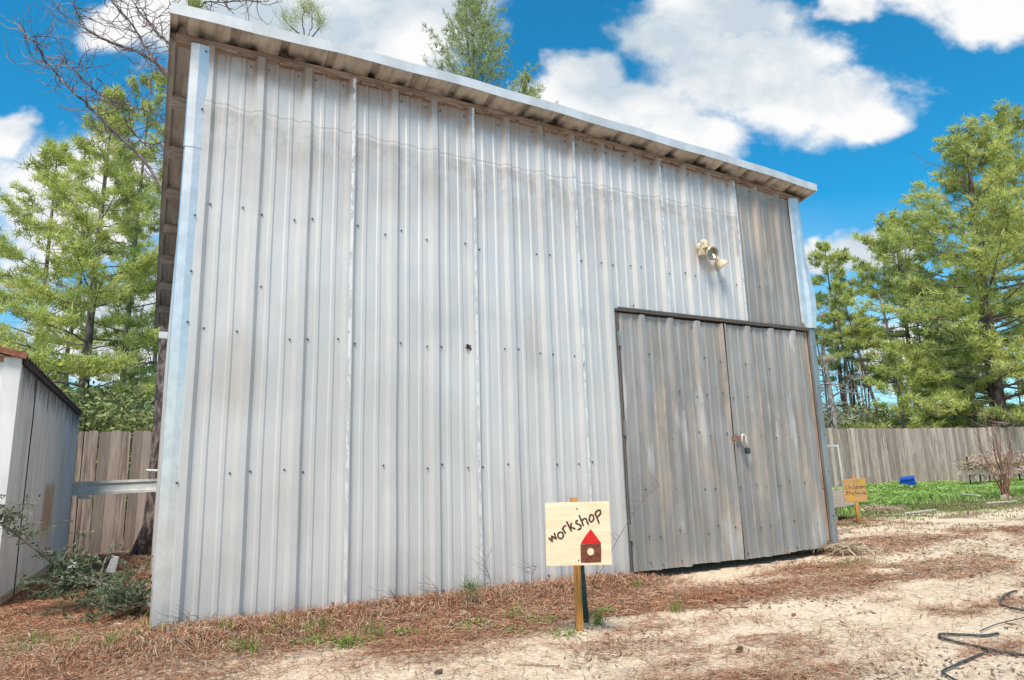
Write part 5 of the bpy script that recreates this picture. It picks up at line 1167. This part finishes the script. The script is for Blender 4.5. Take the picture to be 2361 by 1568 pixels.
def strawclump(px, py, n, s, lab, h):
    b = at_z(px, py, 0); R = np.random.default_rng(int(px)); m = MB()
    for i in range(n):
        a = R.uniform(0, 6.28); B = bezier_limb(b+np.array((R.normal(0, s*.2), R.normal(0, s*.2), 0)), a, R.uniform(.2, 1.2), -.7, s*R.uniform(.5, 1.2), R, 6, .2); B[:, 2] = np.maximum(B[:, 2]*h, ground_z(B[:, 0], B[:, 1])+.004); m.tube(B, .0035 if px > 1500 else .0022, 3, False, R.random())
    tag(m.build('dead_grass_clump', M_SG, None, b), lab, 'dead grass')
strawclump(2028, 1178, 130, .34, 'dug up clump of dead grass roots right of the planter', .8)
strawclump(1950, 1270, 120, .30, 'mound of grey dead grass beside the foot of the right corner', .7)
strawclump(420, 1470, 160, .22, 'heap of long grey dead grass at the foot of the left corner', .8)
strawclump(330, 1500, 120, .20, 'lower heap of bent dead grass left of the workshop corner', .7)
# pine seedling and dry stalks against the wall
def seedling():
    b = at_z(1087, 1396, -.01); R = np.random.default_rng(5); T = empty('pine_seedling', b, 'little green pine seedling sprouting at the foot of the wall', 'seedling'); P = [b, b+(0, -.005, .05), b+(-.008, -.01, .10)]
    MB().tube(P, [.004, .003, .002], 5).build('stem', M_RAFT, T); c = np.array([P[1]+(0, 0, .01), P[2], P[2]+(-.03, -.01, .01), P[2]+(.025, 0, 0), P[2]+(0, 0, .015)]); Q, i = tufts(np.repeat(c, 2, 0), np.tile((0, -.1, .4), (10, 1)), 16, .085, .0028, .8, R); bulk('needles', Q.reshape(-1, 3), 4, R.random(len(i)), banded('seedling_green', [(.05, .10, .03), (.10, .19, .05), (.18, .28, .09)], trans=.2), T)
seedling()
M_STALK = two_tone('dry_stalk', (.10, .07, .06), (.20, .14, .12), 30)
def stalk(px, lab, seed, r0=.0022, depth=None):
    R = np.random.default_rng(seed); y0 = -.12; P = np.array([at_y(x, y, y0-.03*i) for i, (x, y) in enumerate(px)]); T = MB(); T.tube(interp(P, np.linspace(0, 1, 14)), list(np.linspace(r0, r0*.5, 14)), 4)
    for k in range(9):
        q = interp(P, np.array([R.uniform(.3, 1)]))[0]; B = bezier_limb(q, R.uniform(2.5, 3.9), R.uniform(-.2, 1.2), .5, R.uniform(.05, .20), R, 5, .2); T.tube(B, list(np.linspace(r0*.6, r0*.3, 5)), 3, False)
    P[0][2] = float(ground_z(P[0][0], P[0][1])); tag(T.build('dry_stalk', M_STALK, None, P[0]), lab, 'dry stalk', 'dry stalks along the wall')
stalk([(1372, 1342), (1412, 1265), (1455, 1190), (1500, 1135), (1522, 1118)], 'long thin dry stalk leaning across the left side of the dark door', 1, .0028)
stalk([(1128, 1385), (1132, 1340), (1118, 1300), (1135, 1262)], 'wispy dry stalk standing right of the pine seedling', 2)
stalk([(1000, 1392), (1012, 1368), (1006, 1350)], 'short dry stalk left of the pine seedling', 3)
stalk([(900, 1410), (915, 1385), (908, 1370)], 'short branching dry stalk against the wall between the seams', 4)
stalk([(1230, 1372), (1225, 1330), (1240, 1300)], 'wispy dry stalk left of the workshop sign', 5)
stalk([(448, 1462), (436, 1440), (437, 1420)], 'curled thin stalk at the foot of the first wall panel', 6)
